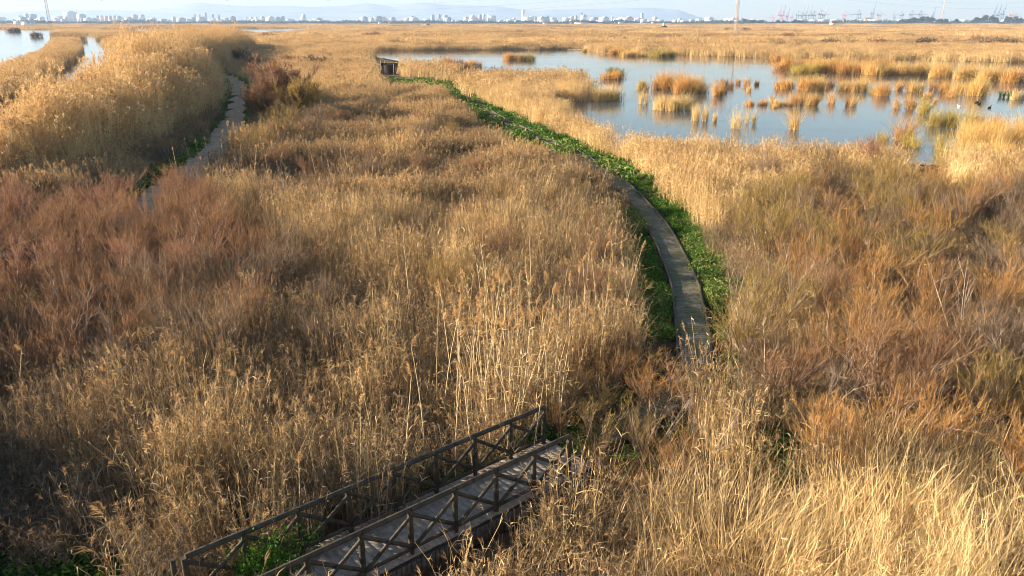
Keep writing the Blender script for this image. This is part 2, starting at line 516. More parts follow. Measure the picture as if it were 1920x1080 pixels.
def kerb(side, label):
    b = MB()
    pts = []
    for i, p in enumerate(BWp):
        t = (BWp[min(i + 1, len(BWp) - 1)] - BWp[max(i - 1, 0)]).normalized(); n = Vector((t.y, -t.x, 0))
        pts.append(p + n * (.61 * side))
    step = 4
    for i in range(0, len(pts) - step, step):
        a, c = pts[i], pts[i + step]
        dz = random.uniform(-.01, .02)
        b.bar((a.x, a.y, .12 + dz), (c.x, c.y, .12 + dz), .09, .26, n=4, rnd=random.random())
    o = b.obj('timber_edging', M_wood)
    tag(o, label, 'edging', 'timber edgings of the boardwalk')


kerb(-1, 'low dark timber edging along the left side of the winding boardwalk')
kerb(1, 'low dark timber edging along the right side of the winding boardwalk')


# ------------------------------------------------------------------ footbridge
def bridge():
    DZ = .6
    root = empty('footbridge', (BO.x, BO.y, 0))
    tag(root, 'weathered timber footbridge with crossed wooden railings in the foreground', 'footbridge')

    def W(s, w, z):
        q = BD * s + BN * w
        return (q.x, q.y, z)
    ang = math.atan2(BD.y, BD.x)
    # deck of cross planks
    b = MB(); s = -2.6
    while s < BLEN + .2:
        pw = .19
        q = W(s + pw / 2, BWID / 2, DZ - .025 + random.uniform(-.003, .003))
        b.box(q, (pw - .005, BWID + .22 + random.uniform(-.02, .02), .045), ang, rnd=random.random())
        s += pw
    b.obj('deck', M_deck, root)
    # beams
    for w in (-.1, BWID + .1):
        b = MB(); b.bar(W(-2.6, w, DZ - .16), W(BLEN + .2, w, DZ - .16), .1, .2)
        b.obj('side_beam', M_dark, root)
    # fascia of upright boards on the near side
    b = MB(); s = -2.6
    while s < BLEN + .1:
        h = random.uniform(.40, .55)
        b.box(W(s + .06, BWID + .18, DZ - .07 - h / 2), (.11, .025, h), ang, rnd=random.random())
        s += .125
    b.obj('fascia', M_fascia, root)
    b = MB(); s = -2.6
    while s < BLEN + .1:
        b.box(W(s + .06, -.18, DZ - .3), (.11, .025, .5), ang); s += .125
    b.obj('fascia', M_fascia, root)
    for side, w, i0, i1 in (('far', 0.0, 0, 8), ('near', BWID, -3, 7)):
        for i in range(i0, i1 + 1):
            s = (i + (.5 if side == 'near' else 0)) * BAY
            b = MB(); b.bar(W(s, w, DZ - .35), W(s, w, DZ + 1.09), .13, n=8)
            b.obj('post', M_wood, root)
            if side == 'far' and i == 0:
                b = MB(); b.bar(W(s - .22, w - .05, DZ - .6), W(s - .20, w - .05, DZ + 1.12), .1, n=8)
                b.obj('post', M_wood, root)
            if i < i1:
                b = MB(); b.bar(W(s + .03, w, DZ + .98), W(s + BAY - .03, w, DZ + .20), .095, n=8); b.obj('brace', M_wood, root)
                b = MB(); b.bar(W(s + .03, w + .07, DZ + .20), W(s + BAY - .03, w + .07, DZ + .98), .095, n=8); b.obj('brace', M_wood, root)
                b = MB(); b.bar(W(s + .02, w, DZ + 1.10), W(s + BAY + .0, w, DZ + 1.10), .125, n=8); b.obj('top_rail', M_wood, root)
                b = MB(); b.bar(W(s + .04, w - .0, DZ + .12), W(s + BAY - .04, w, DZ + .12), .085, n=8); b.obj('bottom_rail', M_wood, root)
    return root


bridge()


# ------------------------------------------------------------------ plant prototypes (instanced by the vegetation masses)
def unit(a):
    return a / (np.linalg.norm(a, axis=-1, keepdims=True) + 1e-9)


def rdir(n, spread, up=1.0):
    a = rng.uniform(0, 2 * math.pi, n); s = np.abs(rng.normal(0, spread, n))
    return unit(np.stack([np.cos(a) * s, np.sin(a) * s, np.full(n, up)], 1)), a


def reed_patch(radius, n, hmin, hmax, width, leaves=4, plumes=.2, mess=.12, lod=1.0, leafw=.016, leafl=.42, ps=1.0):
    b = MB()
    r = radius * np.sqrt(rng.random(n)); a = rng.uniform(0, 2 * math.pi, n)
    base = np.stack([r * np.cos(a), r * np.sin(a), np.full(n, -.05)], 1)
    d, _ = rdir(n, mess)
    L = rng.uniform(hmin, hmax, n)
    bend = rng.normal(0, .10, (n, 3)) * np.array([1, 1, .15]); bend[:, 2] = -np.abs(bend[:, 2]) * .5
    rr = rng.random(n)
    b.blades(base, d, L, bend, width, 3, rr, taper=.4)
    # leaves
    if leaves:
        k = leaves
        idx = np.repeat(np.arange(n), k)
        t = rng.uniform(.3, .98, len(idx))
        p = base[idx] + L[idx, None] * (d[idx] * t[:, None] + bend[idx] * (t ** 2)[:, None])
        ld, _ = rdir(len(idx), .9, 1.0)
        lb = np.stack([rng.normal(0, .15, len(idx)), rng.normal(0, .15, len(idx)), -rng.uniform(.3, 1.1, len(idx))], 1)
        b.blades(p, ld, rng.uniform(.5, 1.1, len(idx)) * leafl * lod ** .5, lb, leafw * lod, 2, np.clip(rr[idx] + rng.normal(0, .2, len(idx)), 0, 1), taper=.1)
    # fallen and leaning stems
    m = int(n * .18)
    if m:
        r = radius * np.sqrt(rng.random(m)); a = rng.uniform(0, 2 * math.pi, m)
        bs = np.stack([r * np.cos(a), r * np.sin(a), rng.uniform(.1, hmax * .5, m)], 1)
        dd, _ = rdir(m, 1.0, .55)
        b.blades(bs, dd, rng.uniform(.7, 1.5, m), rng.normal(0, .12, (m, 3)), width * .9, 2, rng.random(m))
    # plumes
    pi = np.where(rng.random(n) < plumes)[0]
    if len(pi):
        top = base[pi] + L[pi, None] * (d[pi] + bend[pi])
        k = 14
        idx = np.repeat(np.arange(len(pi)), k)
        droop = rng.normal(0, 1, (len(pi), 2))[idx]
        t = rng.random(len(idx))
        p = top[idx] + np.stack([droop[:, 0] * .03 * t, droop[:, 1] * .03 * t, -.02 + .2 * t], 1) * ps
        dd = unit(np.stack([droop[:, 0] * .35 + rng.normal(0, .3, len(idx)), droop[:, 1] * .35 + rng.normal(0, .3, len(idx)), np.full(len(idx), .8)], 1))
        bb = np.stack([droop[:, 0] * .2, droop[:, 1] * .2, -rng.uniform(.1, .6, len(idx))], 1)
        b.blades(p, dd, rng.uniform(.10, .2, len(idx)) * lod ** .5 * ps, bb, .014 * lod * ps, 2, np.clip(rr[pi][idx] * .6 + rng.random(len(idx)) * .4, 0, 1), taper=.3, mat=1)
    return b


def grass_patch(radius, n, hmin, hmax, width, sweep):
    """long dry grass that leans over and lies in swathes"""
    b = MB()
    r = radius * np.sqrt(rng.random(n)); a = rng.uniform(0, 2 * math.pi, n)
    base = np.stack([r * np.cos(a), r * np.sin(a), np.full(n, -.03)], 1)
    d, _ = rdir(n, .28)
    L = rng.uniform(hmin, hmax, n)
    sw = np.abs(rng.normal(.35, .35, n)) * sweep
    sa = rng.normal(0, 1.0, n)
    bend = np.stack([np.cos(sa) * sw, np.sin(sa) * sw, -sw * .75], 1)
    b.blades(base, d, L, bend, width, 4, rng.random(n), taper=.2)
    m = n // 2
    idx = rng.integers(0, n, m); t = rng.uniform(.3, .9, m)
    p = base[idx] + L[idx, None] * (d[idx] * t[:, None] + bend[idx] * (t ** 2)[:, None])
    ld, _ = rdir(m, .8, 1)
    b.blades(p, ld, rng.uniform(.2, .45, m), np.stack([rng.normal(0, .2, m), rng.normal(0, .2, m), -rng.uniform(.2, .8, m)], 1), width * 1.1, 2, rng.random(m))
    return b


def herb_patch(radius, n, h, leaf):
    b = MB()
    r = radius * np.sqrt(rng.random(n)); a = rng.uniform(0, 2 * math.pi, n)
    z = h * (1 - (r / radius) ** 2 * .6) * rng.uniform(.25, 1, n)
    base = np.stack([r * np.cos(a), r * np.sin(a), z], 1)
    d, _ = rdir(n, 1.2, .6)
    b.blades(base, d, leaf * rng.uniform(.6, 1.3, n), np.stack([np.zeros(n), np.zeros(n), -rng.uniform(.2, .7, n)], 1), leaf * .75, 2, rng.random(n), taper=.35)
    m = n // 3
    r = radius * np.sqrt(rng.random(m)); a = rng.uniform(0, 2 * math.pi, m)
    d, _ = rdir(m, .4)
    b.blades(np.stack([r * np.cos(a), r * np.sin(a), np.zeros(m)], 1), d, rng.uniform(.5, 1.1, m) * h, rng.normal(0, .2, (m, 3)), leaf * .16, 2, rng.random(m), taper=.1)
    return b


def proto_set(key, builders, mats):
    c = bpy.data.collections.new('proto_' + key)
    for i, bd in enumerate(builders):
        o = bpy.data.objects.new('plant_%s_%02d' % (key, i), bd.mesh(key, mats))
        c.objects.link(o)
    return c, len(builders)


RM = [M_reed, M_plume]
PS = {}
PS['reedn'] = proto_set('reedn', [reed_patch(.75, 70, 1.2, 2.3, .014, 5, .16, .16, leafw=.02) for _ in range(10)], RM)
PS['reedm'] = proto_set('reedm', [reed_patch(1.2, 120, 1.3, 2.2, .019, 4, .2, .12, 1.6) for _ in range(8)], RM)
PS['reedf'] = proto_set('reedf', [reed_patch(2.6, 170, 1.4, 2.3, .05, 2, .25, .12, 3.6) for _ in range(6)], RM)
PS['reedx'] = proto_set('reedx', [reed_patch(7, 320, 1.4, 2.4, .17, 1, .2, .16, 10) for _ in range(6)], RM)
PS['bank'] = proto_set('bank', [reed_patch(1.3, 105, 2.4, 4.6, .028, 6, .5, .14, 2.0, leafl=.5, ps=1.35) for _ in range(8)], RM)
PS['grass'] = proto_set('grass', [grass_patch(.7, 130, 1.1, 2.2, .014, 1.25) for _ in range(8)], RM)
PS['fine'] = proto_set('fine', [reed_patch(.8, 130, .7, 1.6, .012, 3, .06, .3) for _ in range(8)], RM)
PS['finem'] = proto_set('finem', [reed_patch(1.4, 210, .8, 1.5, .022, 2, .08, .28, 1.9) for _ in range(8)], RM)
PS['herb'] = proto_set('herb', [herb_patch(.42, 130, .34, .085) for _ in range(6)], [M_green])
PS['herbf'] = proto_set('herbf', [herb_patch(.9, 110, .5, .22) for _ in range(5)], [M_green])


def scatter_object(name, key, pos, rot, scl, idx, tint, label, cat):
    me = bpy.data.meshes.new(name)
    n = len(pos)
    me.vertices.add(n); me.vertices.foreach_set('co', np.asarray(pos, 'f').ravel())
    for an, ty, dat, fld in (('rot', 'FLOAT_VECTOR', rot, 'vector'), ('scl', 'FLOAT_VECTOR', scl, 'vector'), ('idx', 'INT', idx, 'value'), ('tint', 'FLOAT', tint, 'value')):
        a = me.attributes.new(an, ty, 'POINT'); a.data.foreach_set(fld, np.asarray(dat, 'i' if ty == 'INT' else 'f').ravel())
    o = bpy.data.objects.new(name, me); COL.objects.link(o)
    ng = bpy.data.node_groups.new('scatter_' + name, 'GeometryNodeTree')
    ng.interface.new_socket('Geometry', in_out='INPUT', socket_type='NodeSocketGeometry')
    ng.interface.new_socket('Geometry', in_out='OUTPUT', socket_type='NodeSocketGeometry')
    N, L = ng.nodes, ng.links
    gi = N.new('NodeGroupInput'); go = N.new('NodeGroupOutput')
    ci = N.new('GeometryNodeCollectionInfo'); ci.inputs['Collection'].default_value = PS[key][0]
    ci.inputs['Separate Children'].default_value = True; ci.inputs['Reset Children'].default_value = True
    ip = N.new('GeometryNodeInstanceOnPoints'); ip.inputs['Pick Instance'].default_value = True

    def na(nm, ty):
        k = N.new('GeometryNodeInputNamedAttribute'); k.data_type = ty; k.inputs['Name'].default_value = nm
        return [s for s in k.outputs if s.enabled and s.name == 'Attribute'][0]
    L.new(gi.outputs[0], ip.inputs['Points']); L.new(ci.outputs[0], ip.inputs['Instance'])
    L.new(na('idx', 'INT'), ip.inputs['Instance Index']); L.new(na('rot', 'FLOAT_VECTOR'), ip.inputs['Rotation'])
    L.new(na('scl', 'FLOAT_VECTOR'), ip.inputs['Scale']); L.new(ip.outputs[0], go.inputs[0])
    md = o.modifiers.new('scatter', 'NODES'); md.node_group = ng
    return tag(o, label, cat, None, 'stuff')


def jitter_grid(x0, x1, y0, y1, step):
    xs = np.arange(x0, x1, step); ys = np.arange(y0, y1, step)
    X, Y = np.meshgrid(xs, ys)
    X = X + rng.uniform(-.5, .5, X.shape) * step; Y = Y + rng.uniform(-.5, .5, Y.shape) * step
    X = X.ravel(); Y = Y.ravel()
    k = np.abs(X) < Y * .68 + 6
    return X[k], Y[k]


def clear_ok(X, Y, Z0, H, shrink=1.0, skip=()):
    ok = np.ones(X.shape, bool)
    for f in (0.05, .35, .65, .95):
        px, py = proj(X, Y, Z0 + H * f * shrink)
        for i, c in enumerate(CLEARS):
            if i in skip: continue
            hit = inpoly(px, py, c)
            if i == 1: hit &= ((X - BO.x) * BN.x + (Y - BO.y) * BN.y) > 0
            ok &= ~hit
    return ok


def in_water(X, Y):
    w = np.zeros(X.shape, bool)
    for _, pl in WATERS: w |= inpoly(X, Y, pl)
    return w


def on_bridge(X, Y, m=.35):
    s = (X - BO.x) * BD.x + (Y - BO.y) * BD.y; w = (X - BO.x) * BN.x + (Y - BO.y) * BN.y
    return (s > -4) & (s < BLEN + .6) & (w > -m) & (w < BWID + m)


def smooth_noise(X, Y, sc, seed):
    r = np.random.default_rng(seed)
    v = np.zeros(X.shape)
    for k in range(7):
        a = r.uniform(0, 2 * math.pi); f = r.uniform(.5, 1.8) / sc
        v += np.sin((X * math.cos(a) + Y * math.sin(a)) * f * 2 * math.pi + r.uniform(0, 7))
    return v / 7 ** .5


# tamarisk thickets (photo outlines of the canopy)
Z_TL = [(-80, 330), (100, 385), (190, 330), (250, 318), (325, 318), (400, 345), (455, 400), (520, 430), (500, 560), (400, 620), (280, 660), (100, 660), (-80, 640)]
Z_TR = [(1335, 620), (1368, 560), (1345, 480), (1320, 400), (1400, 350), (1500, 330), (1560, 300), (1700, 310), (1800, 330), (1990, 320), (1990, 800), (1700, 790), (1560, 800), (1440, 790), (1370, 740)]
Z_TC = [(1010, 830), (1040, 700), (1080, 620), (1180, 620), (1235, 680), (1320, 690), (1350, 790), (1260, 850), (1090, 860)]
Z_GOLD = [(1200, 1100), (1080, 860), (1280, 800), (1420, 860), (1560, 830), (1700, 790), (1990, 800), (1990, 1100)]
Z_SHORE = [(760, 152), (870, 120), (1100, 120), (1160, 190), (1160, 240), (1990, 255), (1990, 330), (1560, 310), (1330, 400), (1290, 400), (1190, 310), (1060, 260), (900, 190), (840, 158)]
Z_FINE = [(640, 260), (860, 240), (960, 262), (1100, 305), (1165, 360), (1180, 560), (1060, 640), (900, 480), (700, 420), (560, 330)]
BANKc = BANK


def fill(name, key, X, Y, H, hs, rad, tint, label, cat, tilt=.11, z=None, skip=(), wide=1.0, clearh=1.0):
    Z = np.zeros(X.shape) if z is None else z
    ok = ~in_water(X, Y) & ~on_bridge(X, Y) & clear_ok(X, Y, Z, H * hs, clearh, skip)
    X, Y, Z, hs, tint = X[ok], Y[ok], Z[ok], np.broadcast_to(hs, ok.shape)[ok], np.broadcast_to(tint, ok.shape)[ok]
    wide = np.broadcast_to(wide, ok.shape)[ok]
    n = len(X)
    rot = np.stack([rng.normal(0, tilt, n), rng.normal(0, tilt, n), rng.uniform(0, 2 * math.pi, n)], 1)
    w = wide * rng.uniform(.85, 1.15, n)
    scl = np.stack([w, w, hs * np.clip(rng.normal(1, .17, n), .55, 1.5)], 1)
    print(name, key, n)
    return scatter_object(name, key, np.stack([X, Y, Z], 1), rot, scl, rng.integers(0, PS[key][1], n), tint + rng.normal(0, .10, n), label, cat)


bw_pts = BWa[::2]; di_pts = DIa[::2]
# ---- near field 10..48 m
X, Y = jitter_grid(-42, 42, 9.5, 50, .82)
cx, cy = proj(X, Y, 1.6)
dbw = dist_to(bw_pts, X, Y); ddi = dist_to(di_pts, X, Y)
base_ok = (dbw > np.where((X > 6) & (Y > 28) & (cx > 1250), 2.4, 1.6)) & (ddi > 3.1) & ~inpoly(X, Y, BANK)
tl = inpoly(cx, cy, Z_TL); tr = inpoly(cx, cy, Z_TR); tc = inpoly(cx, cy, Z_TC); gd = inpoly(cx, cy, Z_GOLD); fn = inpoly(cx, cy, Z_FINE); sh = inpoly(cx, cy, Z_SHORE)
nz = smooth_noise(X, Y, 7, 3)
gapn = smooth_noise(X, Y, 2.6, 77)
base_ok &= (gapn > -1.25) | sh
# plain reeds
k = base_ok & ~tl & ~tr & ~tc & ~gd & ~fn & ~sh
tint = .43 + .10 * nz + .26 * np.clip((cx - 450) / 600, -0.5, 1)  # older greyer reeds at left, tinted darker still to paint in the shade
stand = (cx > 740) & (cx < 1120) & (cy > 500) & (cy < 800)
hs = np.where(cy > 900, .8, 1.0) * (1 + .22 * nz) * np.where(stand, .72, 1)
tint = tint - .1 * stand
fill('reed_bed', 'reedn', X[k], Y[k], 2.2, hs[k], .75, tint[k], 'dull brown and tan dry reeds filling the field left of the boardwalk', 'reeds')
k = base_ok & gd
fill('dry_grass', 'grass', X[k], Y[k], 1.4, (1 + .25 * nz)[k], .7, (.84 + .12 * nz + .45 * np.clip((cx - 1400) / 500, -.9, .6))[k], 'long golden dry grass leaning over in swathes at the lower right', 'grass', tilt=.18)  # tint drops leftwards, painting the shadow in the grass near the bridge
k = base_ok & fn
fill('fine_reeds', 'fine', X[k], Y[k], 1.5, (1.1 + .3 * nz)[k], .8, (.58 + .10 * nz)[k], 'soft tan fine stemmed reeds in the middle of the field', 'reeds')
k = base_ok & (tl | tr | tc)
k2 = k & (rng.random(X.shape) < .9)
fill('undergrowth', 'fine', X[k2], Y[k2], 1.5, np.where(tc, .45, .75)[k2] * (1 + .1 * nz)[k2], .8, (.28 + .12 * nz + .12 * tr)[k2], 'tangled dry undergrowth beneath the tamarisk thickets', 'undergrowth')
k = base_ok & sh
fill('shore_reeds', 'reedn', X[k], Y[k], 2.2, (.95 + .1 * nz)[k], .75, (.92 + .1 * nz)[k], 'bright golden reeds at the near lake shore', 'reeds', clearh=np.where(X > 20, 1.25, 1.0)[k])

# ---- middle field 48..130 m
X, Y = jitter_grid(-95, 95, 48.5, 130, 1.35)
cx, cy = proj(X, Y, 1.6)
dbw = dist_to(bw_pts, X, Y); ddi = dist_to(di_pts, X, Y)
base_ok = (dbw > 1.5) & (ddi > 3.1) & ~inpoly(X, Y, BANK)
tr = inpoly(cx, cy, Z_TR); fn = inpoly(cx, cy, Z_FINE); sh = inpoly(cx, cy, Z_SHORE)
nz = smooth_noise(X, Y, 14, 5)
# right of the boardwalk = golden
bx = np.interp(Y, BWa[:, 1], BWa[:, 0])
right = X > bx
k = base_ok & right & ~tr
fill('shore_reeds', 'reedm', X[k], Y[k], 2.2, (1.0 + .1 * nz)[k], 1.2, (.95 + .12 * nz)[k], 'bright golden reeds between the boardwalk and the lake', 'reeds', clearh=np.where(X > 20, 1.2, 1.0)[k])
k = base_ok & ~right & ~tr
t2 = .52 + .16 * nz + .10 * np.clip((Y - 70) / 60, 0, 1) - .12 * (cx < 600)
fill('reed_bed', 'finem', X[k], Y[k], 1.5, (1.05 + .3 * nz)[k], 1.4, t2[k], 'tan dry reed field between the dirt path and the boardwalk', 'reeds')
k = base_ok & ~right & (nz > .35)
fill('reed_bed', 'reedm', X[k], Y[k], 2.2, (.9 + .1 * nz)[k], 1.2, t2[k] - .05, 'taller brown reed patches in the field beyond the fine reeds', 'reeds')
k = base_ok & tr
fill('undergrowth', 'finem', X[k], Y[k], 1.5, .8, 1.4, .5 + 0 * X[k], 'golden undergrowth in the far part of the right thicket', 'undergrowth')

# ---- 130..345 m
X, Y = jitter_grid(-245, 245, 130, 350, 3.1)
dbw = dist_to(bw_pts, X, Y); ddi = dist_to(di_pts, X, Y)
base_ok = (dbw > 1.5) & (ddi > 3.4) & ~inpoly(X, Y, BANK)
nz = smooth_noise(X, Y, 40, 8)
fill('marsh_reeds', 'reedf', X[base_ok], Y[base_ok], 2.3, (1.0 + .15 * nz)[base_ok], 2.6, (.86 + .14 * nz)[base_ok], 'golden reed marsh behind the bird hide and around the far lake', 'reeds')

# ---- 345..2700 m, growing coarser with distance
PX = []; PY = []; PW = []
y = 345.0
while y < 2700:
    s = 5.5 * (y / 345) ** 1.0
    xs = np.arange(-y * .72, y * .72, s * 1.1)
    PX.append(xs + rng.uniform(-.5, .5, len(xs)) * s); PY.append(y + rng.uniform(-.6, .6, len(xs)) * s * 1.3); PW.append(np.full(len(xs), s / 9.5))
    y += s * 1.5
X = np.concatenate(PX); Y = np.concatenate(PY); Wd = np.concatenate(PW)
nz = smooth_noise(X * .6, Y * 1.0, 260, 11); nz2 = smooth_noise(X, Y, 90, 12)
okw = ~in_water(X, Y) & clear_ok(X, Y, 0, 2.3)
X, Y, Wd, nz, nz2 = X[okw], Y[okw], Wd[okw], nz[okw], nz2[okw]
fill('far_marsh', 'reedx', X, Y, 2.3, 1.0 + .45 * np.clip(nz2, -1, 1.4), 7, .80 + .20 * nz + .18 * nz2, 'pale golden reed marsh stretching to the city', 'reeds', tilt=.0, wide=np.ones(len(X)) * Wd)

# ---- left bank
bx0 = [p[0] for p in BANK]; by0 = [p[1] for p in BANK]
X, Y = jitter_grid(min(bx0), max(bx0), min(by0), max(by0), 1.5)
Xf = X[inpoly(X, Y, BANK)]; Yf = Y[inpoly(X, Y, BANK)]
Z = bank_h(Xf, Yf); nz = smooth_noise(Xf, Yf, 12, 21)
edge = np.clip(Z / 2.6, 0, 1)
fill('bank_reeds', 'bank', Xf, Yf, 4.4, (.6 + .5 * edge) * (1 + .12 * nz + .12 * smooth_noise(Xf, Yf, 4, 22)), 1.3, .92 + .12 * nz, 'tall plumed golden reeds crowding the embankment at the left', 'reeds', z=Z, clearh=1.12, skip=(6,))

# reeds on the strip between lagoon and channel
pl = [P(*q) for q in [(112, 60), (146, 60), (146, 100), (112, 128), (0, 190), (-120, 235), (-120, 210), (0, 150), (60, 106), (96, 86)]]
X, Y = jitter_grid(-250, -20, 60, 900, 3.0)
k = inpoly(X, Y, pl)
fill('strip_reeds', 'reedf', X[k], Y[k], 2.3, 1.15, 2.6, .85 + 0 * X[k], 'golden reeds on the narrow strip between lagoon and channel', 'reeds', clearh=1.2)

# ---- green herbs beside the boardwalk
def herb_along(name, pts, i0, i1, key, wl, wr, dens, inner, label, zt=0):
    PX = []; PY = []
    for i in range(i0, i1 - 1):
        a, c = pts[i], pts[i + 1]; t = (c - a); ln = t.length; t.normalize(); n = Vector((t.y, -t.x, 0))
        for side, w in ((-1, wl), (1, wr)):
            if side < 0 and a.y < 27.5: continue
            for _ in range(rng.poisson(ln * w * dens)):
                q = a + t * rng.uniform(0, ln) + n * side * (inner + rng.random() * w)
                PX.append(q.x); PY.append(q.y)
    X = np.array(PX); Y = np.array(PY); n = len(X)
    ok = ~in_water(X, Y)
    X, Y = X[ok], Y[ok]; n = len(X)
    nzz = smooth_noise(X, Y, 5, 31)
    s = rng.uniform(.7, 1.2, n) * (1 + .25 * nzz)
    print(name, n)
    scatter_object(name, key, np.stack([X, Y, np.zeros(n)], 1), np.stack([np.zeros(n), np.zeros(n), rng.uniform(0, 6.28, n)], 1), np.stack([s, s, s], 1), rng.integers(0, PS[key][1], n), .56 + .2 * nzz, label, 'herbs')


nb = len(BWp)
far_i = next(i for i, p in enumerate(BWp) if p.y > 58)
herb_along('green_herbs', BWp, 0, far_i, 'herb', 1.6, 2.2, 9, .95, 'leafy green herbs lining the near boardwalk')
herb_along('green_herbs', BWp, far_i, nb - 14, 'herbf', 4.2, 2.2, 1.9, 1.0, 'leafy green herbs lining the far boardwalk')
herb_along('green_grass', DIp, 0, len(DIp), 'herbf', 3.9, .5, 1.4, 2.0, 'dark green grass verge along the dirt path')


def herb_poly(name, pxpoly, h, key, dens, label, tint=.45, sc=1.0):
    w = [P(x, y, h) for x, y in pxpoly]
    xs = [p[0] for p in w]; ys = [p[1] for p in w]
    area = (max(xs) - min(xs)) * (max(ys) - min(ys)); n = int(area * dens)
    X = rng.uniform(min(xs), max(xs), n); Y = rng.uniform(min(ys), max(ys), n)
    k = inpoly(X, Y, w) & ~on_bridge(X, Y, .1); X, Y = X[k], Y[k]; n = len(X)
    s = rng.uniform(.7, 1.3, n) * sc
    scatter_object(name, key, np.stack([X, Y, np.zeros(n)], 1), np.stack([np.zeros(n), np.zeros(n), rng.uniform(0, 6.28, n)], 1), np.stack([s, s, s], 1), rng.integers(0, PS[key][1], n), np.full(n, tint) + rng.normal(0, .12, n), label, 'herbs')


herb_poly('green_herbs', [(760, 960), (900, 850), (1010, 770), (1100, 760), (1110, 830), (1010, 860), (880, 920)], .2, 'herb', 9, 'green herbs behind the far railing of the footbridge')
herb_poly('green_herbs', [(1390, 850), (1440, 810), (1500, 825), (1500, 870), (1420, 880)], .2, 'herb', 12, 'green weeds in a hollow among the dry grass at the right', sc=1.5)
herb_poly('green_herbs', [(-20, 1090), (-20, 1030), (150, 1035), (330, 1060), (330, 1090)], .2, 'herb', 9, 'green weeds in the bottom left corner', .35)
herb_poly('green_herbs', [(1040, 820), (1040, 740), (1190, 640), (1260, 660), (1260, 720), (1130, 820)], .1, 'herb', 1.8, 'low green weeds beside the bend of the boardwalk', .7, .7)


# bramble on the railing
def bramble():
    c = P(500, 1035, 1.2)
    root = empty('bramble_bush', (c[0], c[1], 0))
    tag(root, 'bright green bramble climbing through the far railing of the footbridge', 'bush')
    b = MB(); n = 2400
    a = rng.uniform(0, 2 * math.pi, n); u = rng.random(n) ** .4
    el = rng.uniform(-1, 1, n)
    lump = 1 + .25 * np.sin(a * 3 + 1) + .2 * np.sin(a * 5 + el * 4)
    base = np.stack([np.cos(a) * np.sqrt(1 - el ** 2) * u * 1.0 * lump, np.sin(a) * np.sqrt(1 - el ** 2) * u * .5 * lump, .85 + el * u * .75 * lump], 1)
    rotz = math.atan2(BD.y, BD.x); cc, ss = math.cos(rotz), math.sin(rotz)
    base = np.stack([base[:, 0] * cc - base[:, 1] * ss, base[:, 0] * ss + base[:, 1] * cc, base[:, 2]], 1)
    d, _ = rdir(n, 1.2, .5)
    b.blades(base, d, rng.uniform(.04, .08, n), rng.normal(0, .2, (n, 3)), .045, 2, rng.random(n), taper=.3)
    b.obj('leaves', leafmat('bramble_leaf', [(0, (.03, .09, .012)), (1, (.12, .26, .03))], False, var=1, noise=.3, scale=1.5), root)
    b = MB(); m = 40; d, _ = rdir(m, .7)
    b.blades(np.stack([rng.normal(0, .35, m), rng.normal(0, .2, m), np.zeros(m)], 1), d, rng.uniform(.9, 1.7, m), rng.normal(0, .2, (m, 3)), .012, 4, tube=True)
    b.obj('stems', M_bark, root)


bramble()


# ------------------------------------------------------------------ tamarisk shrubs
def tamarisk(n0, height, spread, n1, n2, n3, tw, fl):
    tb = MB(); cb = MB()

    def kids(base, d, L, bend, k, t0, t1, lean, upb):
        idx = np.repeat(np.arange(len(base)), k)
        t = rng.uniform(t0, t1, len(idx))
        p = base[idx] + L[idx, None] * (d[idx] * t[:, None] + bend[idx] * (t ** 2)[:, None])
        tang = unit(d[idx] + 2 * bend[idx] * t[:, None])
        dd = unit(tang + rng.normal(0, lean, (len(idx), 3)) + np.array([0, 0, upb]))
        return idx, p, dd
    a = rng.uniform(0, 2 * math.pi, n0); s = rng.uniform(.1, 1, n0) * spread
    d = unit(np.stack([np.cos(a) * s, np.sin(a) * s, np.ones(n0)], 1))
    base = np.stack([rng.normal(0, .12, n0), rng.normal(0, .12, n0), np.full(n0, -.05)], 1)
    L = rng.uniform(.55, .85, n0) * height
    bend = rng.normal(0, .12, (n0, 3)); bend[:, 2] = 0
    tb.blades(base, d, L, bend, .055, 5, taper=.4, tube=True)
    i1, p1, d1 = kids(base, d, L, bend, n1, .25, 1.0, .38, .25)
    L1 = rng.uniform(.22, .42, len(i1)) * height; b1 = rng.normal(0, .12, (len(i1), 3)); b1[:, 2] = np.abs(b1[:, 2])
    tb.blades(p1, d1, L1, b1, .021, 3, taper=.4, tube=True)
    i2, p2, d2 = kids(p1, d1, L1, b1, n2, .2, 1.0, .45, .3)
    L2 = rng.uniform(.10, .22, len(i2)) * height; b2 = rng.normal(0, .12, (len(i2), 3)); b2[:, 2] = np.abs(b2[:, 2])
    cb.blades(p2, d2, L2, b2, tw, 2, taper=.5)
    i3, p3, d3 = kids(p2, d2, L2, b2, n3, .1, 1.0, .5, .25)
    cb.blades(p3, d3, fl * rng.uniform(.6, 1.4, len(i3)), rng.normal(0, .15, (len(i3), 3)), tw * .8, 2, taper=.4)
    return tb, cb


TAM = []
for i in range(5):
    t_, c_ = tamarisk(10, 3.0, .62, 8, 7, 6, .011, .17)
    TAM.append((t_.mesh('trunk', M_bark), c_.mesh('crown', M_twig)))
TAMB = []   # thin open shrubs
for i in range(3):
    t_, c_ = tamarisk(6, 2.0, .5, 8, 6, 4, .007, .13)
    TAMB.append((t_.mesh('trunk', M_bark), c_.mesh('crown', M_twig)))
TAMC = []   # coarse, for the far ones
for i in range(3):
    t_, c_ = tamarisk(12, 3.0, .75, 8, 9, 6, .03, .26)
    TAMC.append((t_.mesh('trunk', M_bark), c_.mesh('crown', M_twig)))

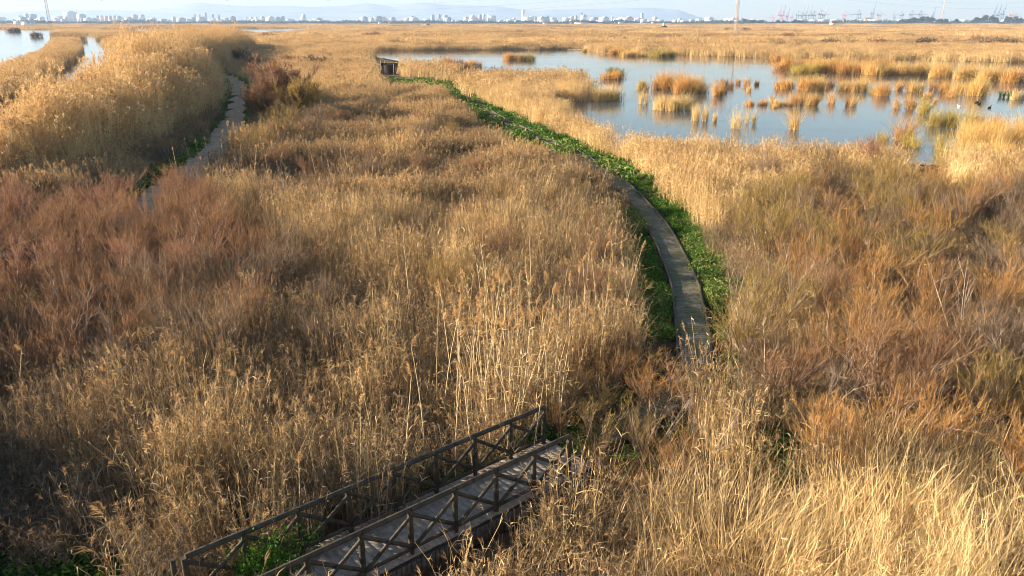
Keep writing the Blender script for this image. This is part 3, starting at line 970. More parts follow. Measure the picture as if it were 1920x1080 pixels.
TAMD = []
for i in range(4):
    t_ = MB(); t_.bar((0, 0, 0), (0, 0, 1.2), .2, n=8, taper=.5)
    c_ = MB(); n = 1100; a = rng.uniform(0, 6.283, n); rr = rng.random(n) ** .5; lump = 1 + .25 * np.sin(a * 3 + i) + .15 * np.sin(a * 7 + i)
    z = rng.random(n) * 2.7 * np.sqrt(np.clip(1 - rr ** 2 * .8, .1, 1)) * lump
    c_.blades(np.stack([np.cos(a) * rr * 1.7 * lump, np.sin(a) * rr * 1.7 * lump, z], 1), rdir(n, .5)[0], rng.uniform(.3, .7, n), rng.normal(0, .15, (n, 3)), .12, 2, rng.random(n), taper=.4)
    TAMD.append((t_.mesh('trunk', M_bark), c_.mesh('crown', M_twig)))

RUST = (.30, .175, .095); OLIVE = (.31, .22, .08); GREY = (.23, .165, .11); ORNG = (.43, .245, .09); DUSK = (.12, .08, .055); PINK = (.33, .185, .115)
CNAME = {RUST: 'rust-red', OLIVE: 'olive', GREY: 'grey-brown', ORNG: 'orange-brown', DUSK: 'dark brown', PINK: 'pinkish'}


def shrub(setname, x, y, h, w, col, label, group, base_h=3.0):
    tm, cm = setname[rng.integers(0, len(setname))]
    r = empty('tamarisk_shrub', (x, y, 0), rng.uniform(0, 6.28))
    r.scale = (w, w, h / base_h)
    tag(r, label, 'shrub', group)
    t = bpy.data.objects.new('trunk', tm); COL.objects.link(t); t.parent = r
    c = bpy.data.objects.new('crown', cm); COL.objects.link(c); c.parent = r
    v = rng.uniform(.85, 1.15)
    c.color = (*[min(1, k * v) for k in col], 1)
    return r


def poisson(pxpoly, h, spacing, maxn=400, margin=0):
    w = [P(x, y, h) for x, y in pxpoly]
    xs = [p[0] for p in w]; ys = [p[1] for p in w]
    pts = []
    for _ in range(9000):
        x = rng.uniform(min(xs), max(xs)); y = rng.uniform(min(ys), max(ys))
        if not inpoly(np.array([x]), np.array([y]), w)[0]: continue
        if abs(x) > y * .68 + 3: continue
        if all((x - a) ** 2 + (y - b) ** 2 > spacing ** 2 for a, b in pts): pts.append((x, y))
        if len(pts) >= maxn: break
    return pts


def thicket(pxpoly, h, spacing, sets, colf, hf, name, place, rows, clearh=.75, bwm=1.3):
    pts = poisson(pxpoly, h * .8, spacing)
    keep = []
    for x, y in pts:
        hh = hf()
        X = np.array([x]); Y = np.array([y])
        if in_water(X, Y)[0] or on_bridge(X, Y, .6)[0]: continue
        if min(dist_to(bw_pts, X, Y)[0] - bwm, dist_to(di_pts, X, Y)[0] - 2.0) < 0: continue
        ok = True
        for dx in (-.28 * hh, 0, .28 * hh):
            if not clear_ok(X + dx, Y, 0, hh, clearh)[0]: ok = False
        if ok: keep.append((x, y, hh))
    # name every shrub by its row (nearest first) and its place from the left
    keep.sort(key=lambda k: k[1])
    per = max(1, math.ceil(len(keep) / rows)); out = []
    for r in range(rows):
        row = sorted(keep[r * per:(r + 1) * per], key=lambda k: k[0] / k[1])
        for j, (x, y, hh) in enumerate(row):
            px, py = proj(x, y, hh)
            col = colf(float(px), float(py))
            shrub(sets, x, y, hh, rng.uniform(.85, 1.2) * (hh / 3.0 if sets is not TAMB else 1), col,
                  '%s %s, %s from left in the %s row back of %s' % (CNAME[col], name, ordw(j), ordw(r), place), name + ' shrubs of ' + place, 2.0 if sets is TAMB else 3.0)
    print(place, len(keep))


def col_left(px, py):
    if py < 420: return PINK if rng.random() < .5 else RUST
    return [GREY, RUST, PINK, RUST][rng.integers(0, 4)]


def col_right(px, py):
    if py < 420 and px < 1500: return OLIVE
    if 1480 < px < 1800 and 470 < py < 640: return ORNG if rng.random() < .6 else RUST
    return [OLIVE, ORNG, OLIVE, ORNG, GREY][rng.integers(0, 5)]


thicket(Z_TL, 2.8, 1.75, TAM, col_left, lambda: rng.uniform(2.3, 3.1), 'tamarisk', 'the left thicket', 5)
thicket(Z_TR, 2.8, 2.25, TAM, col_right, lambda: rng.uniform(2.3, 3.3), 'tamarisk', 'the right thicket', 8)
thicket(Z_TC, 1.6, 1.12, TAMB, lambda a, b: [ORNG, ORNG, OLIVE][rng.integers(0, 3)], lambda: rng.uniform(1.0, 1.8), 'thin tamarisk', 'the boardwalk bend', 3, .2, .15)
thicket([(430, 300), (700, 180), (830, 230), (1040, 320), (1150, 400), (1140, 560), (900, 470), (700, 620), (520, 640), (560, 450), (480, 380)], 2.2, 4.6, TAM, lambda a, b: [GREY, OLIVE, RUST, GREY][rng.integers(0, 4)], lambda: rng.uniform(1.6, 2.5), 'tamarisk', 'the open reed field', 4)

# single shrubs named by their place: (px x, px y of the top, height, width, colour, label)
for (x, yt, h, w, col, lab) in [
    (512, 124, 6.0, 2.2, PINK, 'tallest pinkish tamarisk right of the curve in the dirt path'),
    (556, 150, 5.0, 1.7, OLIVE, 'olive tamarisk just right of the tallest pinkish one by the dirt path'),
    (478, 165, 4.2, 1.5, RUST, 'rust-red tamarisk hugging the right edge of the dirt path'),
    (530, 205, 4.0, 1.5, OLIVE, 'olive tamarisk in front of the tallest pinkish one'),
    (585, 205, 3.6, 1.4, GREY, 'grey-brown tamarisk at the right side of the tall group by the dirt path'),
    (492, 238, 3.2, 1.2, OLIVE, 'low olive tamarisk nearest the viewer in the tall group by the dirt path'),
    (515, 268, 2.6, 1.0, RUST, 'small rust-red tamarisk in the reeds below the dirt path curve'),
    (405, 92, 4.2, 2.0, DUSK, 'dark brown bush at the end of the dirt path, leftmost of its row'),
    (445, 96, 4.0, 1.9, DUSK, 'dark brown bush second from left behind the dirt path end'),
    (480, 104, 3.8, 1.8, GREY, 'grey-brown bush third from left behind the dirt path end'),
    (540, 104, 3.4, 1.8, RUST, 'rust-red bush fourth from left behind the dirt path end'),
    (590, 105, 3.4, 1.9, DUSK, 'dark bush standing alone in the reeds beyond the tallest pinkish tamarisk'),
    (640, 110, 2.8, 1.6, GREY, 'grey-brown bush left of the bird hide'),
    (330, 62, 4.5, 2.6, RUST, 'red-brown bush behind the tall bank reeds'),
    (250, 58, 4.5, 2.6, RUST, 'red-brown bush beside the far end of the channel'),
    (690, 158, 2.4, 1.2, GREY, 'grey-brown bush in front of the bird hide'),
    (1000, 305, 2.2, .9, OLIVE, 'olive bush left of the boardwalk bend with tall plumes'),
    (1080, 330, 2.4, .9, OLIVE, 'slim olive bush close to the left edge of the far boardwalk'),
    (800, 225, 2.4, 1.2, GREY, 'grey-brown bush in the fine reeds left of the far boardwalk'),
    (620, 330, 2.4, 1.0, RUST, 'rust-red bush in the middle of the reed field'),
    (700, 270, 2.2, 1.0, RUST, 'low reddish bush in the upper middle of the reed field'),
    (1650, 255, 3.2, .9, PINK, 'bare pinkish shrub standing against the lake water'),
    (1560, 270, 3.0, 1.0, GREY, 'grey-brown shrub at the lake edge left of the bare pinkish one'),
    (1440, 290, 3.0, 1.0, GREY, 'bare branched grey shrub in golden reeds below the lake'),
    (870, 120, 3.4, .9, GREY, 'slender shrub beside the small inlet at the far boardwalk'),
]:
    wx, wy = P(x, yt, h)
    shrub(TAMD if wy > 260 else (TAMC if wy > 80 else TAM), wx, wy, h, w, col, lab, None)

# brown bushes scattered in the far marsh
far_b = [(1400, 40, 1.0), (1365, 43, .8), (1650, 72, .8), (1590, 68, 1.1), (1880, 72, 2.4), (1840, 68, 1.6), (1700, 62, 1.2), (1035, 52, .8), (973, 56, .7), (900, 62, 1.4), (760, 64, 1.4), (700, 60, 1.8), (1330, 66, .9), (1150, 68, 1.2), (590, 62, 1.6), (500, 62, 1.4), (420, 62, 1.4), (1560, 72, 1.0), (1740, 70, 1.0), (1475, 62, .8), (20, 44, 1.2), (28, 45, .9), (66, 60, .7)]
far_b.sort()
for i, (x, yt, s) in enumerate(far_b):
    D = 1478 * 8.8 / max(4, (yt - 39) + .01)
    D = min(D, 900)
    h = 2.8 + s * .5
    p = at_dist(x, yt, D)
    h = min(max(p.z, 2.8), 4.5)
    shrub(TAMD, p.x, p.y, h, 1.2 + s * 1.6, GREY if i % 3 else RUST, 'brown bush in the distant marsh, %s from the left along the horizon' % ordw(i), 'bushes of the distant marsh')


# bare pale branches that stick out of the thickets
def bare_tree(px, pytop, h, label, lean=.3):
    wx, wy = P(px, pytop, h)
    b = MB(); n0 = 3
    base = np.zeros((n0, 3)); d = unit(np.stack([rng.normal(0, lean, n0), rng.normal(0, lean, n0), np.ones(n0)], 1)); L = np.array([1, .8, .65]) * h
    bend = rng.normal(0, .1, (n0, 3)); bend[:, 2] = 0
    b.blades(base, d, L, bend, .06, 6, tube=True, taper=.25)
    idx = np.repeat(np.arange(n0), 6); t = rng.uniform(.35, 1, 18)
    p = base[idx] + L[idx, None] * (d[idx] * t[:, None] + bend[idx] * (t ** 2)[:, None])
    dd = unit(d[idx] + rng.normal(0, .45, (18, 3)) + np.array([0, 0, .2])); L1 = rng.uniform(.2, .4, 18) * h; b1 = rng.normal(0, .12, (18, 3))
    r = empty('bare_tree', (wx, wy, 0)); tag(r, label, 'tree')
    b.obj('trunk', simple('white_bark', (.52, .42, .32), .9, scale=4, col2=(.28, .2, .14)) if 'wb' not in PS else PS['wb'], r)
    b = MB(); b.blades(p, dd, L1, b1, .022, 4, tube=True, taper=.3)
    i2 = np.repeat(np.arange(18), 6); t = rng.uniform(.2, 1, len(i2))
    p2 = p[i2] + L1[i2, None] * (dd[i2] * t[:, None] + b1[i2] * (t ** 2)[:, None])
    b.blades(p2, unit(dd[i2] + rng.normal(0, .5, (len(i2), 3))), rng.uniform(.2, .5, len(i2)), rng.normal(0, .1, (len(i2), 3)), .009, 3, tube=True)
    b.obj('crown', M_bark, r)


bare_tree(1842, 480, 4.0, 'bare pale forked tree at the far right of the thicket')
bare_tree(1388, 505, 2.6, 'slim white bare stem right of the green boardwalk verge', .08)
bare_tree(1560, 640, 2.6, 'pale bare branches low in the middle of the right thicket')
bare_tree(395, 300, 3.2, 'white bare branches above the left thicket near the dirt path')
bare_tree(140, 560, 2.8, 'pale bare branches in the lower left thicket')
bare_tree(430, 520, 2.8, 'bare lichen-green bush in the left centre of the reeds', .5)
for (bx_, by_, bh_, bl_) in [(1470, 470, 3.0, 'pale bare branches in the upper left part of the right thicket'), (1650, 560, 3.0, 'bare branches in the heart of the right thicket'), (1730, 430, 3.2, 'bare branches in the upper right part of the right thicket'),
                             (1900, 600, 3.0, 'bare branches at the right edge of the frame'), (1450, 610, 2.6, 'bare forked branches right of the boardwalk, low in the thicket'), (1700, 660, 2.5, 'bare branches near the foot of the right thicket'),
                             (30, 520, 3.2, 'tall bare stem at the left edge of the frame'), (60, 430, 3.2, 'bare stem near the left edge below the reed bank'), (250, 450, 3.2, 'pale bare branches in the middle of the left thicket'),
                             (330, 420, 3.2, 'bare branches at the right side of the left thicket'), (530, 330, 2.8, 'bare twiggy branches in the reeds right of the dirt path end'), (205, 600, 2.8, 'bent bare branches low in the left thicket'),
                             (1060, 350, 2.8, 'bare stem in the reeds left of the far boardwalk'), (1330, 740, 2.2, 'bleached bare branches right of the boardwalk bend')]:
    bare_tree(bx_, by_, bh_, bl_, .28)
bare_tree(1240, 730, 1.9, 'bleached bare branches leaning over the boardwalk bend', .6)


# ------------------------------------------------------------------ tall plumed reeds standing above the rest
def tall_reed_protos():
    out = []
    for i in range(6):
        s = MB(); pl = MB(); lean = rng.normal(0, .06, 2); h = 3.4
        d = unit(np.array([[lean[0], lean[1], 1.0]])); bend = np.array([[rng.normal(0, .06), rng.normal(0, .06), 0]])
        s.blades([[0, 0, -.05]], d, [h], bend, [.028], 6, [.6], taper=.45, tube=True)
        k = 9; t = rng.uniform(.35, .95, k)
        p = h * (d * t[:, None] + bend * (t ** 2)[:, None])
        ld, _ = rdir(k, .7)
        s.blades(p, ld, rng.uniform(.25, .5, k), np.stack([rng.normal(0, .2, k), rng.normal(0, .2, k), -rng.uniform(.3, .9, k)], 1), .018, 3)
        top = h * (d[0] + bend[0]); dr = rng.normal(0, 1, 2); dr /= np.linalg.norm(dr)
        m = 90; t = rng.random(m)
        p = top + np.stack([dr[0] * .12 * t ** 2, dr[1] * .12 * t ** 2, -.05 + .30 * t], 1)
        dd = unit(np.stack([dr[0] * .5 + rng.normal(0, .35, m), dr[1] * .5 + rng.normal(0, .35, m), np.full(m, .7)], 1))
        pl.blades(p, dd, rng.uniform(.08, .17, m) * (1.15 - .7 * t), np.stack([np.full(m, dr[0] * .3), np.full(m, dr[1] * .3), -rng.uniform(.1, .6, m)], 1), .012, 2, taper=.4)
        out.append((s.mesh('stem', M_reed1), pl.mesh('plume', M_plume1)))
    return out


TR = tall_reed_protos()


def tall_reed(x, y, h, label, group):
    a, b_ = TR[rng.integers(0, 6)]
    r = empty('tall_reed', (x, y, 0)); r.rotation_euler = (rng.normal(0, .07), rng.normal(0, .09), rng.uniform(0, 6.28)); r.scale = (1.15, 1.15, h / 3.55)
    tag(r, label, 'reed', group)
    for nm, me in (('stem', a), ('plume', b_)):
        o = bpy.data.objects.new(nm, me); COL.objects.link(o); o.parent = r


C1 = [(325, 250), (375, 30), (690, 210), (625, 350), (515, 400), (650, 460), (800, 320), (830, 190), (855, 80), (775, 150), (945, 310), (970, 250), (985, 340), (1060, 40), (1130, 320), (1090, 440), (1035, 490),
      (1190, 510), (1290, 320), (860, 450), (900, 320), (445, 670), (260, 470), (160, 710), (290, 860), (740, 850), (50, 940), (625, 770), (1350, 100), (1430, 40), (1500, 180), (1555, 60), (1630, 100), (1595, 110), (1400, 200),
      (720, 260), (1110, 270), (1170, 300), (1230, 350), (1320, 250), (1450, 160)]
C1 += [(rng.normal(930, 190), rng.normal(430, 130)) for _ in range(62)]
C1 = sorted((640 + x / 3, 420 + y / 3) for x, y in C1)
for i, (x, y) in enumerate(C1):
    h = rng.uniform(3.3, 4.0)
    wx, wy = P(x, y, h)
    tall_reed(wx, wy, h, 'tall pale reed with feathery plume, %s from the left of the central stand' % ordw(i), 'tall reeds of the central stand')
C2 = sorted([(323, 278), (355, 258), (370, 262), (387, 258), (400, 285), (425, 243), (410, 262), (432, 255), (448, 262), (490, 240), (567, 240), (575, 252), (602, 262), (632, 268), (655, 268), (590, 275), (470, 270), (500, 290), (545, 285), (620, 290), (660, 300), (690, 300), (780, 315), (785, 290)])
for i, (x, y) in enumerate(C2):
    h = rng.uniform(2.8, 3.3)
    wx, wy = P(x, y, h)
    tall_reed(wx, wy, h, 'tall plumed reed near the dirt path, %s from the left of its row' % ordw(i), 'tall reeds near the dirt path')
C3 = sorted([(10, 655), (282, 640), (308, 658), (330, 668), (250, 668), (425, 678), (475, 690), (345, 672), (200, 700), (380, 795), (315, 830), (545, 845), (240, 930)])
for i, (x, y) in enumerate(C3):
    h = rng.uniform(2.2, 2.6)
    wx, wy = P(x, y, h)
    tall_reed(wx, wy, h, 'plumed reed in the shaded lower left field, %s from the left' % ordw(i), 'plumed reeds of the lower left field')
C4 = sorted([(1010, 280), (1025, 285), (1040, 275), (1075, 280), (1110, 320), (1118, 300), (1030, 300), (1095, 310), (1060, 295), (1160, 395)])
for i, (x, y) in enumerate(C4):
    h = rng.uniform(2.6, 3.0)
    wx, wy = P(x, y, h)
    tall_reed(wx, wy, h, 'orange plumed reed beside the middle boardwalk, %s from the left' % ordw(i), 'tall reeds beside the middle boardwalk')

# ------------------------------------------------------------------ rush tufts in the lake
TC = {'o': ((.66, .39, .14), 'orange'), 'y': ((.78, .58, .27), 'straw yellow'), 'g': ((.54, .41, .13), 'greenish'), 'b': ((.38, .21, .11), 'brown'), 'm': ((.72, .49, .19), 'amber'), 'v': ((.10, .16, .05), 'green')}
TUF = [(1197, 168, 25, 24, 'g'), (1210, 196, 18, 32, 'y'), (1240, 168, 34, 30, 'o'), (1262, 168, 40, 42, 'o'), (1290, 176, 44, 40, 'o'), (1318, 176, 40, 36, 'm'), (1342, 180, 22, 42, 'o'), (1357, 168, 26, 28, 'b'), (1371, 165, 9, 16, 'b'),
       (1385, 158, 8, 13, 'o'), (1402, 160, 10, 20, 'o'), (1400, 172, 14, 14, 'm'), (1420, 160, 10, 13, 'o'), (1245, 208, 46, 34, 'y'), (1285, 208, 28, 36, 'y'), (1305, 227, 26, 34, 'y'), (1325, 228, 20, 38, 'y'), (1342, 229, 12, 26, 'y'),
       (1383, 243, 22, 50, 'y'), (1407, 232, 16, 34, 'y'), (1471, 167, 36, 22, 'o'), (1412, 198, 26, 12, 'o'), (1432, 198, 20, 14, 'o'), (1450, 193, 10, 22, 'm'), (1464, 200, 36, 14, 'm'), (1497, 200, 26, 34, 'o'), (1515, 170, 28, 32, 'o'),
       (1530, 170, 38, 28, 'm'), (1560, 165, 24, 18, 'b'), (1532, 198, 24, 28, 'm'), (1556, 194, 14, 30, 'o'), (1486, 245, 24, 55, 'm'), (1605, 172, 42, 26, 'm'), (1632, 175, 22, 14, 'g'), (1658, 180, 30, 30, 'o'), (1692, 170, 16, 24, 'o'),
       (1707, 171, 16, 24, 'b'), (1724, 174, 26, 26, 'm'), (1750, 170, 14, 22, 'b'), (1770, 174, 24, 26, 'o'), (1738, 185, 18, 18, 'o'), (1785, 182, 16, 20, 'o'), (1802, 170, 12, 16, 'm'), (1832, 180, 46, 32, 'm'), (1912, 188, 22, 18, 'y'),
       (1880, 182, 6, 14, 'v'), (1892, 183, 6, 14, 'v'), (1588, 198, 10, 26, 'b'), (1603, 200, 16, 24, 'm'), (1698, 205, 26, 28, 'o'), (1717, 198, 6, 8, 'b'), (1740, 213, 28, 36, 'g'), (1757, 193, 9, 10, 'o'), (1697, 265, 34, 55, 'o'), (1672, 275, 36, 32, 'g'),
       (1715, 278, 36, 36, 'g'), (1770, 238, 50, 34, 'g'), (1762, 282, 26, 42, 'g'), (1825, 245, 40, 42, 'g'), (1868, 250, 44, 34, 'o'), (1850, 292, 66, 55, 'm'), (1905, 290, 60, 62, 'o'), (1803, 298, 34, 50, 'g'), (1880, 318, 70, 50, 'm'),
       (1462, 114, 40, 14, 'o'), (1495, 131, 80, 24, 'o'), (1552, 137, 80, 29, 'o'), (1603, 139, 56, 26, 'o'), (1645, 141, 46, 24, 'm'), (1682, 141, 40, 25, 'm'), (1722, 141, 54, 27, 'm'), (1772, 146, 54, 29, 'm'), (1822, 148, 54, 31, 'm'), (1872, 152, 54, 32, 'm'), (1915, 155, 46, 34, 'o'),
       (1150, 102, 40, 14, 'o'), (1190, 106, 48, 14, 'm'), (1242, 107, 48, 17, 'g'), (1098, 97, 10, 10, 'm'), (957, 113, 38, 16, 'o'), (985, 113, 36, 15, 'g'), (835, 122, 30, 18, 'o'), (852, 130, 40, 22, 'b'), (888, 127, 28, 18, 'o'), (1145, 150, 42, 22, 'o'), (1152, 141, 34, 15, 'v'), (1133, 190, 60, 34, 'y'),
       (1065, 188, 34, 30, 'y'), (1040, 182, 50, 34, 'y'), (1530, 198, 8, 22, 'o'), (1346, 178, 16, 20, 'g'), (1212, 170, 14, 14, 'b'), (1455, 203, 12, 8, 'm'), (1822, 277, 60, 46, 'm'), (1872, 287, 70, 52, 'm'), (1838, 312, 70, 52, 'm'), (1908, 322, 80, 56, 'm'), (1778, 312, 40, 44, 'g'), (1945, 280, 80, 60, 'm'), (1512, 138, 60, 22, 'g'), (1575, 128, 70, 22, 'm'), (1640, 132, 70, 22, 'o')]


def rush(x, by, w, h, c, label):
    p = P(x, by)
    sl = math.hypot(math.hypot(*p), CH)
    W = w * sl / FPX * 1.15; H = h * sl / FPX * 1.12
    H = min(H, 4.2)
    col, nm = TC[c]
    dep = min(W * .7, 3.5)
    n = int(np.clip(W * dep * 90 / max(1, (sl / 110) ** 1.3), 120, 1500))
    bw = max(.016, sl * .00026)
    b = MB()
    # a few sub-clumps so the outline is uneven
    k = max(2, int(W / .8))
    cxs = rng.uniform(-.5, .5, k) * W * .75; cys = rng.uniform(-.5, .5, k) * dep * .75; ch = rng.uniform(.65, 1.0, k)
    ci = rng.integers(0, k, n)
    r0 = min(W, dep) * .22
    base = np.stack([cxs[ci] + rng.normal(0, r0 * .7, n), cys[ci] + rng.normal(0, r0 * .7, n), np.zeros(n)], 1)
    d, _ = rdir(n, .18 if c == 'y' else .42)
    L = H * ch[ci] * rng.uniform(.4, 1.1, n)
    bend = rng.normal(0, .14, (n, 3)); bend[:, 2] = -np.abs(bend[:, 2]) * 1.6
    b.blades(base, d, L, bend, bw, 3, rng.random(n), taper=.3)
    m = n // 2
    idx = rng.integers(0, n, m); t = rng.uniform(.2, .9, m)
    q = base[idx] + L[idx, None] * (d[idx] * t[:, None] + bend[idx] * (t ** 2)[:, None])
    ld, _ = rdir(m, .9)
    b.blades(q, ld, H * rng.uniform(.12, .3, m), np.stack([rng.normal(0, .2, m), rng.normal(0, .2, m), -rng.uniform(.2, .9, m)], 1), bw, 2, rng.random(m))
    o = b.obj('rush_tuft', M_rush)
    o.location = (p[0], p[1] + dep * .35, .0)
    o.color = (*col, 1)
    tag(o, label, 'rushes', 'rush tufts standing in the lake')


rows = [(0, 120, 'farthest water'), (120, 163, 'far belt of the lake'), (163, 178, 'middle of the lake'), (178, 192, 'near middle of the lake'), (192, 215, 'near half of the lake'), (215, 400, 'nearest water')]
for a, b_, nm in rows:
    rr = sorted([t for t in TUF if a <= t[1] < b_])
    for i, t in enumerate(rr):
        rush(*t, '%s rush tuft in water, %s from left in the %s' % (TC[t[4]][1], ordw(i), nm))


# ------------------------------------------------------------------ bird hide
def hide():
    x, y = P(715, 140)
    r = empty('bird_hide', (x, y, 0), R(-12))
    tag(r, 'small dark timber bird hide with sloping roof where the boardwalk ends', 'hut')
    w, dp, h1, h2 = 3.0, 2.6, 3.35, 2.75
    # local: corner at origin, front along +x, side along +y ; roof falls towards +x
    b = MB()
    for k in range(9): b.box((w / 2, .02, .18 + k * .22), (w - .1, .04, .2), rnd=.5)
    b.box((w / 2, .02, 2.55), (w - .1, .04, .12))
    b.obj('front_wall', M_dark, r)
    b = MB()
    for k in range(11): b.box((.02, dp / 2, .18 + k * .22), (.04, dp - .1, .2))
    b.obj('side_wall', M_dark, r)
    b = MB()
    for k in range(11): b.box((w - .02, dp / 2, .18 + k * .22), (.04, dp - .1, .2))
    b.obj('side_wall', M_dark, r)
    b = MB()
    for k in range(11): b.box((w / 2, dp - .02, .18 + k * .22), (w - .1, .04, .2))
    b.obj('back_wall', M_dark, r)
    for (px, py, h) in ((0, 0, h1), (w, 0, h2), (0, dp, h1), (w, dp, h2)):
        b = MB(); b.box((px, py, h / 2), (.13, .13, h)); b.obj('corner_post', M_post, r)
    b = MB(); b.bar((-.25, dp / 2, h1 + .06), (w + .25, dp / 2, h2 + .06), dp + .5, .1); b.obj('roof', M_dark, r)
    b = MB(); b.bar((-.25, -.3, h1 + .06), (w + .25, -.3, h2 + .06), .05, .16); b.obj('roof_edge', M_post, r)


hide()


# ------------------------------------------------------------------ pylons, wires
def pylon(px, pybase, width, H, label, taper=.5):
    x, y = P(px, pybase)
    r = empty('pylon', (x, y, 0), R(20))
    tag(r, label, 'pylon')
    w0, w1 = width / 2, width / 2 * taper
    for sx in (-1, 1):
        for sy in (-1, 1):
            b = MB(); b.bar((sx * w0, sy * w0, 0), (sx * w1, sy * w1, H), .14); b.obj('leg', M_pylon, r)
    b = MB(); n = int(H / (width * .8))
    for k in range(n):
        z0, z1 = H * k / n, H * (k + 1) / n; a = w0 + (w1 - w0) * k / n; c = w0 + (w1 - w0) * (k + 1) / n
        for (ax, ay), (bx_, by_) in (((-1, -1), (1, -1)), ((1, -1), (1, 1)), ((1, 1), (-1, 1)), ((-1, 1), (-1, -1))):
            b.bar((ax * a, ay * a, z0), (bx_ * c, by_ * c, z1), .08); b.bar((bx_ * a, by_ * a, z0), (ax * c, ay * c, z1), .08)
    b.obj('bracing', M_pylon, r)
    for z in (H - 1.5, H - 5):
        b = MB(); b.bar((-3.2, 0, z), (3.2, 0, z), .3); b.obj('cross_arm', M_pylon, r)
    return x, y


xa, ya = pylon(96, 61, 2.6, 42, 'rusty lattice power pylon beside the lagoon at the left', .6)
xb, yb = pylon(1378, 74, 1.6, 36, 'pale slender lattice power pylon in the marsh beyond the lake', .7)


def wire(a, c, sag, label):
    b = MB(); n = 40; a = np.array(a, float); c = np.array(c, float)
    pts = [a + (c - a) * (i / n) - np.array([0, 0, sag * 4 * (i / n) * (1 - i / n)]) for i in range(n + 1)]
    for i in range(n): b.bar(pts[i], pts[i + 1], .055, n=4, caps=False)
    o = b.obj('power_line', M_wire); tag(o, label, 'cable', 'power lines between the pylons')


wire((xa, ya, 34), (xb, yb, 37), 13, 'uppermost power line sagging between the left and right pylons')
wire((xa, ya, 33), (xb, yb, 33.5), 15, 'middle power line sagging between the left and right pylons')
wire((xa, ya, 28), (xb, yb, 30), 15, 'lowest power line sagging between the left and right pylons')
wire((xb, yb, 37), (650, 1000, 36), 9, 'upper power line running right from the right pylon')
wire((xb, yb, 33.5), (650, 1000, 30), 9, 'lower power line running right from the right pylon')
wire((xa, ya, 34), (-1100, 1100, 34), 9, 'power line running left from the left pylon')


# ------------------------------------------------------------------ buildings far away
CD = 4800.0
M_PX = CD / FPX   # metres per photo pixel there (approx.)


def building(px, ytop, wpx, col, label, group=None, D=None, ybase=43, style='flat', dep=.8, name='building', rz=None):
    D = D or CD
    a = at_dist(px, ytop, D)
    W = wpx * D / FPX; H = max(a.z, 4)
    rz = rng.uniform(.1, .4) if rz is None else rz
    r = empty(name, (a.x, a.y, 0), rz)
    tag(r, label, 'building', group)
    Wd = W / (math.cos(rz) + dep * math.sin(rz)); Dp = Wd * dep
    b = MB()
    if style == 'dome':
        n = 12
        for k in range(7):
            t0, t1 = k / 7, (k + 1) / 7
            r0 = math.cos(t0 ** 1.7 * math.pi / 2) * Wd / 2; r1 = math.cos(t1 ** 1.7 * math.pi / 2) * Wd / 2 + .01
            V = [(math.cos(2 * math.pi * j / n) * rr_, math.sin(2 * math.pi * j / n) * rr_ * dep, H * tt) for rr_, tt in ((r0, t0), (r1, t1)) for j in range(n)]
            b.add(V, [[j, (j + 1) % n, n + (j + 1) % n, n + j] for j in range(n)])
        o = b.obj('shell', M_white, r)
    elif style == 'gable':
        hw = H * .55
        b.box((0, 0, hw / 2), (Wd, Dp, hw)); o = b.obj('wall', M_white, r)
        g = MB(); V = [(-Wd / 2 - .4, -Dp / 2 - .4, hw), (Wd / 2 + .4, -Dp / 2 - .4, hw), (Wd / 2 + .4, 0, H), (-Wd / 2 - .4, 0, H), (-Wd / 2 - .4, Dp / 2 + .4, hw), (Wd / 2 + .4, Dp / 2 + .4, hw)]
        g.add(V, [[0, 1, 2, 3], [3, 2, 5, 4]]); g.add([V[0], V[3], V[4], V[0]], [[0, 1, 2, 3]]); g.add([V[1], V[2], V[5], V[1]], [[0, 1, 2, 3]])
        g.obj('roof', M_tile, r)
    else:
        b.box((0, 0, H / 2), (Wd, Dp, H))
        o = b.obj('wall', M_city, r)
        if style == 'wedge':
            g = MB(); V = [(-Wd / 2, -Dp / 2, H), (Wd / 2, -Dp / 2, H), (Wd / 2, Dp / 2, H), (-Wd / 2, Dp / 2, H), (-Wd / 2, -Dp / 2, H * 1.25), (-Wd / 2, Dp / 2, H * 1.25)]
            g.add(V, [[0, 1, 4, 4], [1, 2, 5, 4], [2, 3, 5, 5], [0, 4, 5, 3]]); g.obj('roof', M_white, r).color = (*col, 1)
        elif H > 22:
            g = MB(); g.box((Wd * .1, 0, H + 1.6), (Wd * .4, Dp * .5, 3.2)); g.obj('roof_housing', M_white, r).color = (*col, 1)
    o.color = (*col, 1)
    return r


def mat_city():
    """pale walls with rows of window openings"""
    m, nt, N, L = newmat('city_wall')
    oi = N.new('ShaderNodeObjectInfo'); tc = N.new('ShaderNodeTexCoord'); sp = N.new('ShaderNodeSeparateXYZ'); L.new(tc.outputs['Object'], sp.inputs[0])
    fz = math_(N, L, 'FRACT', math_(N, L, 'DIVIDE', sp.outputs[2], 6.5)); h = math_(N, L, 'ADD', sp.outputs[0], sp.outputs[1])
    fx = math_(N, L, 'FRACT', math_(N, L, 'DIVIDE', h, 7.0))
    w = math_(N, L, 'MULTIPLY', math_(N, L, 'LESS_THAN', fz, .4), math_(N, L, 'LESS_THAN', fx, .6))
    mx = N.new('ShaderNodeMix'); mx.data_type = 'RGBA'; L.new(w, mx.inputs[0]); L.new(oi.outputs['Color'], mx.inputs[6])
    mx.inputs[7].default_value = (.40, .41, .43, 1)
    b = N.new('ShaderNodeBsdfPrincipled'); b.inputs['Roughness'].default_value = .7; L.new(mx.outputs[2], b.inputs[0])
    o = N.new('ShaderNodeOutputMaterial'); L.new(b.outputs[0], o.inputs[0]); return m


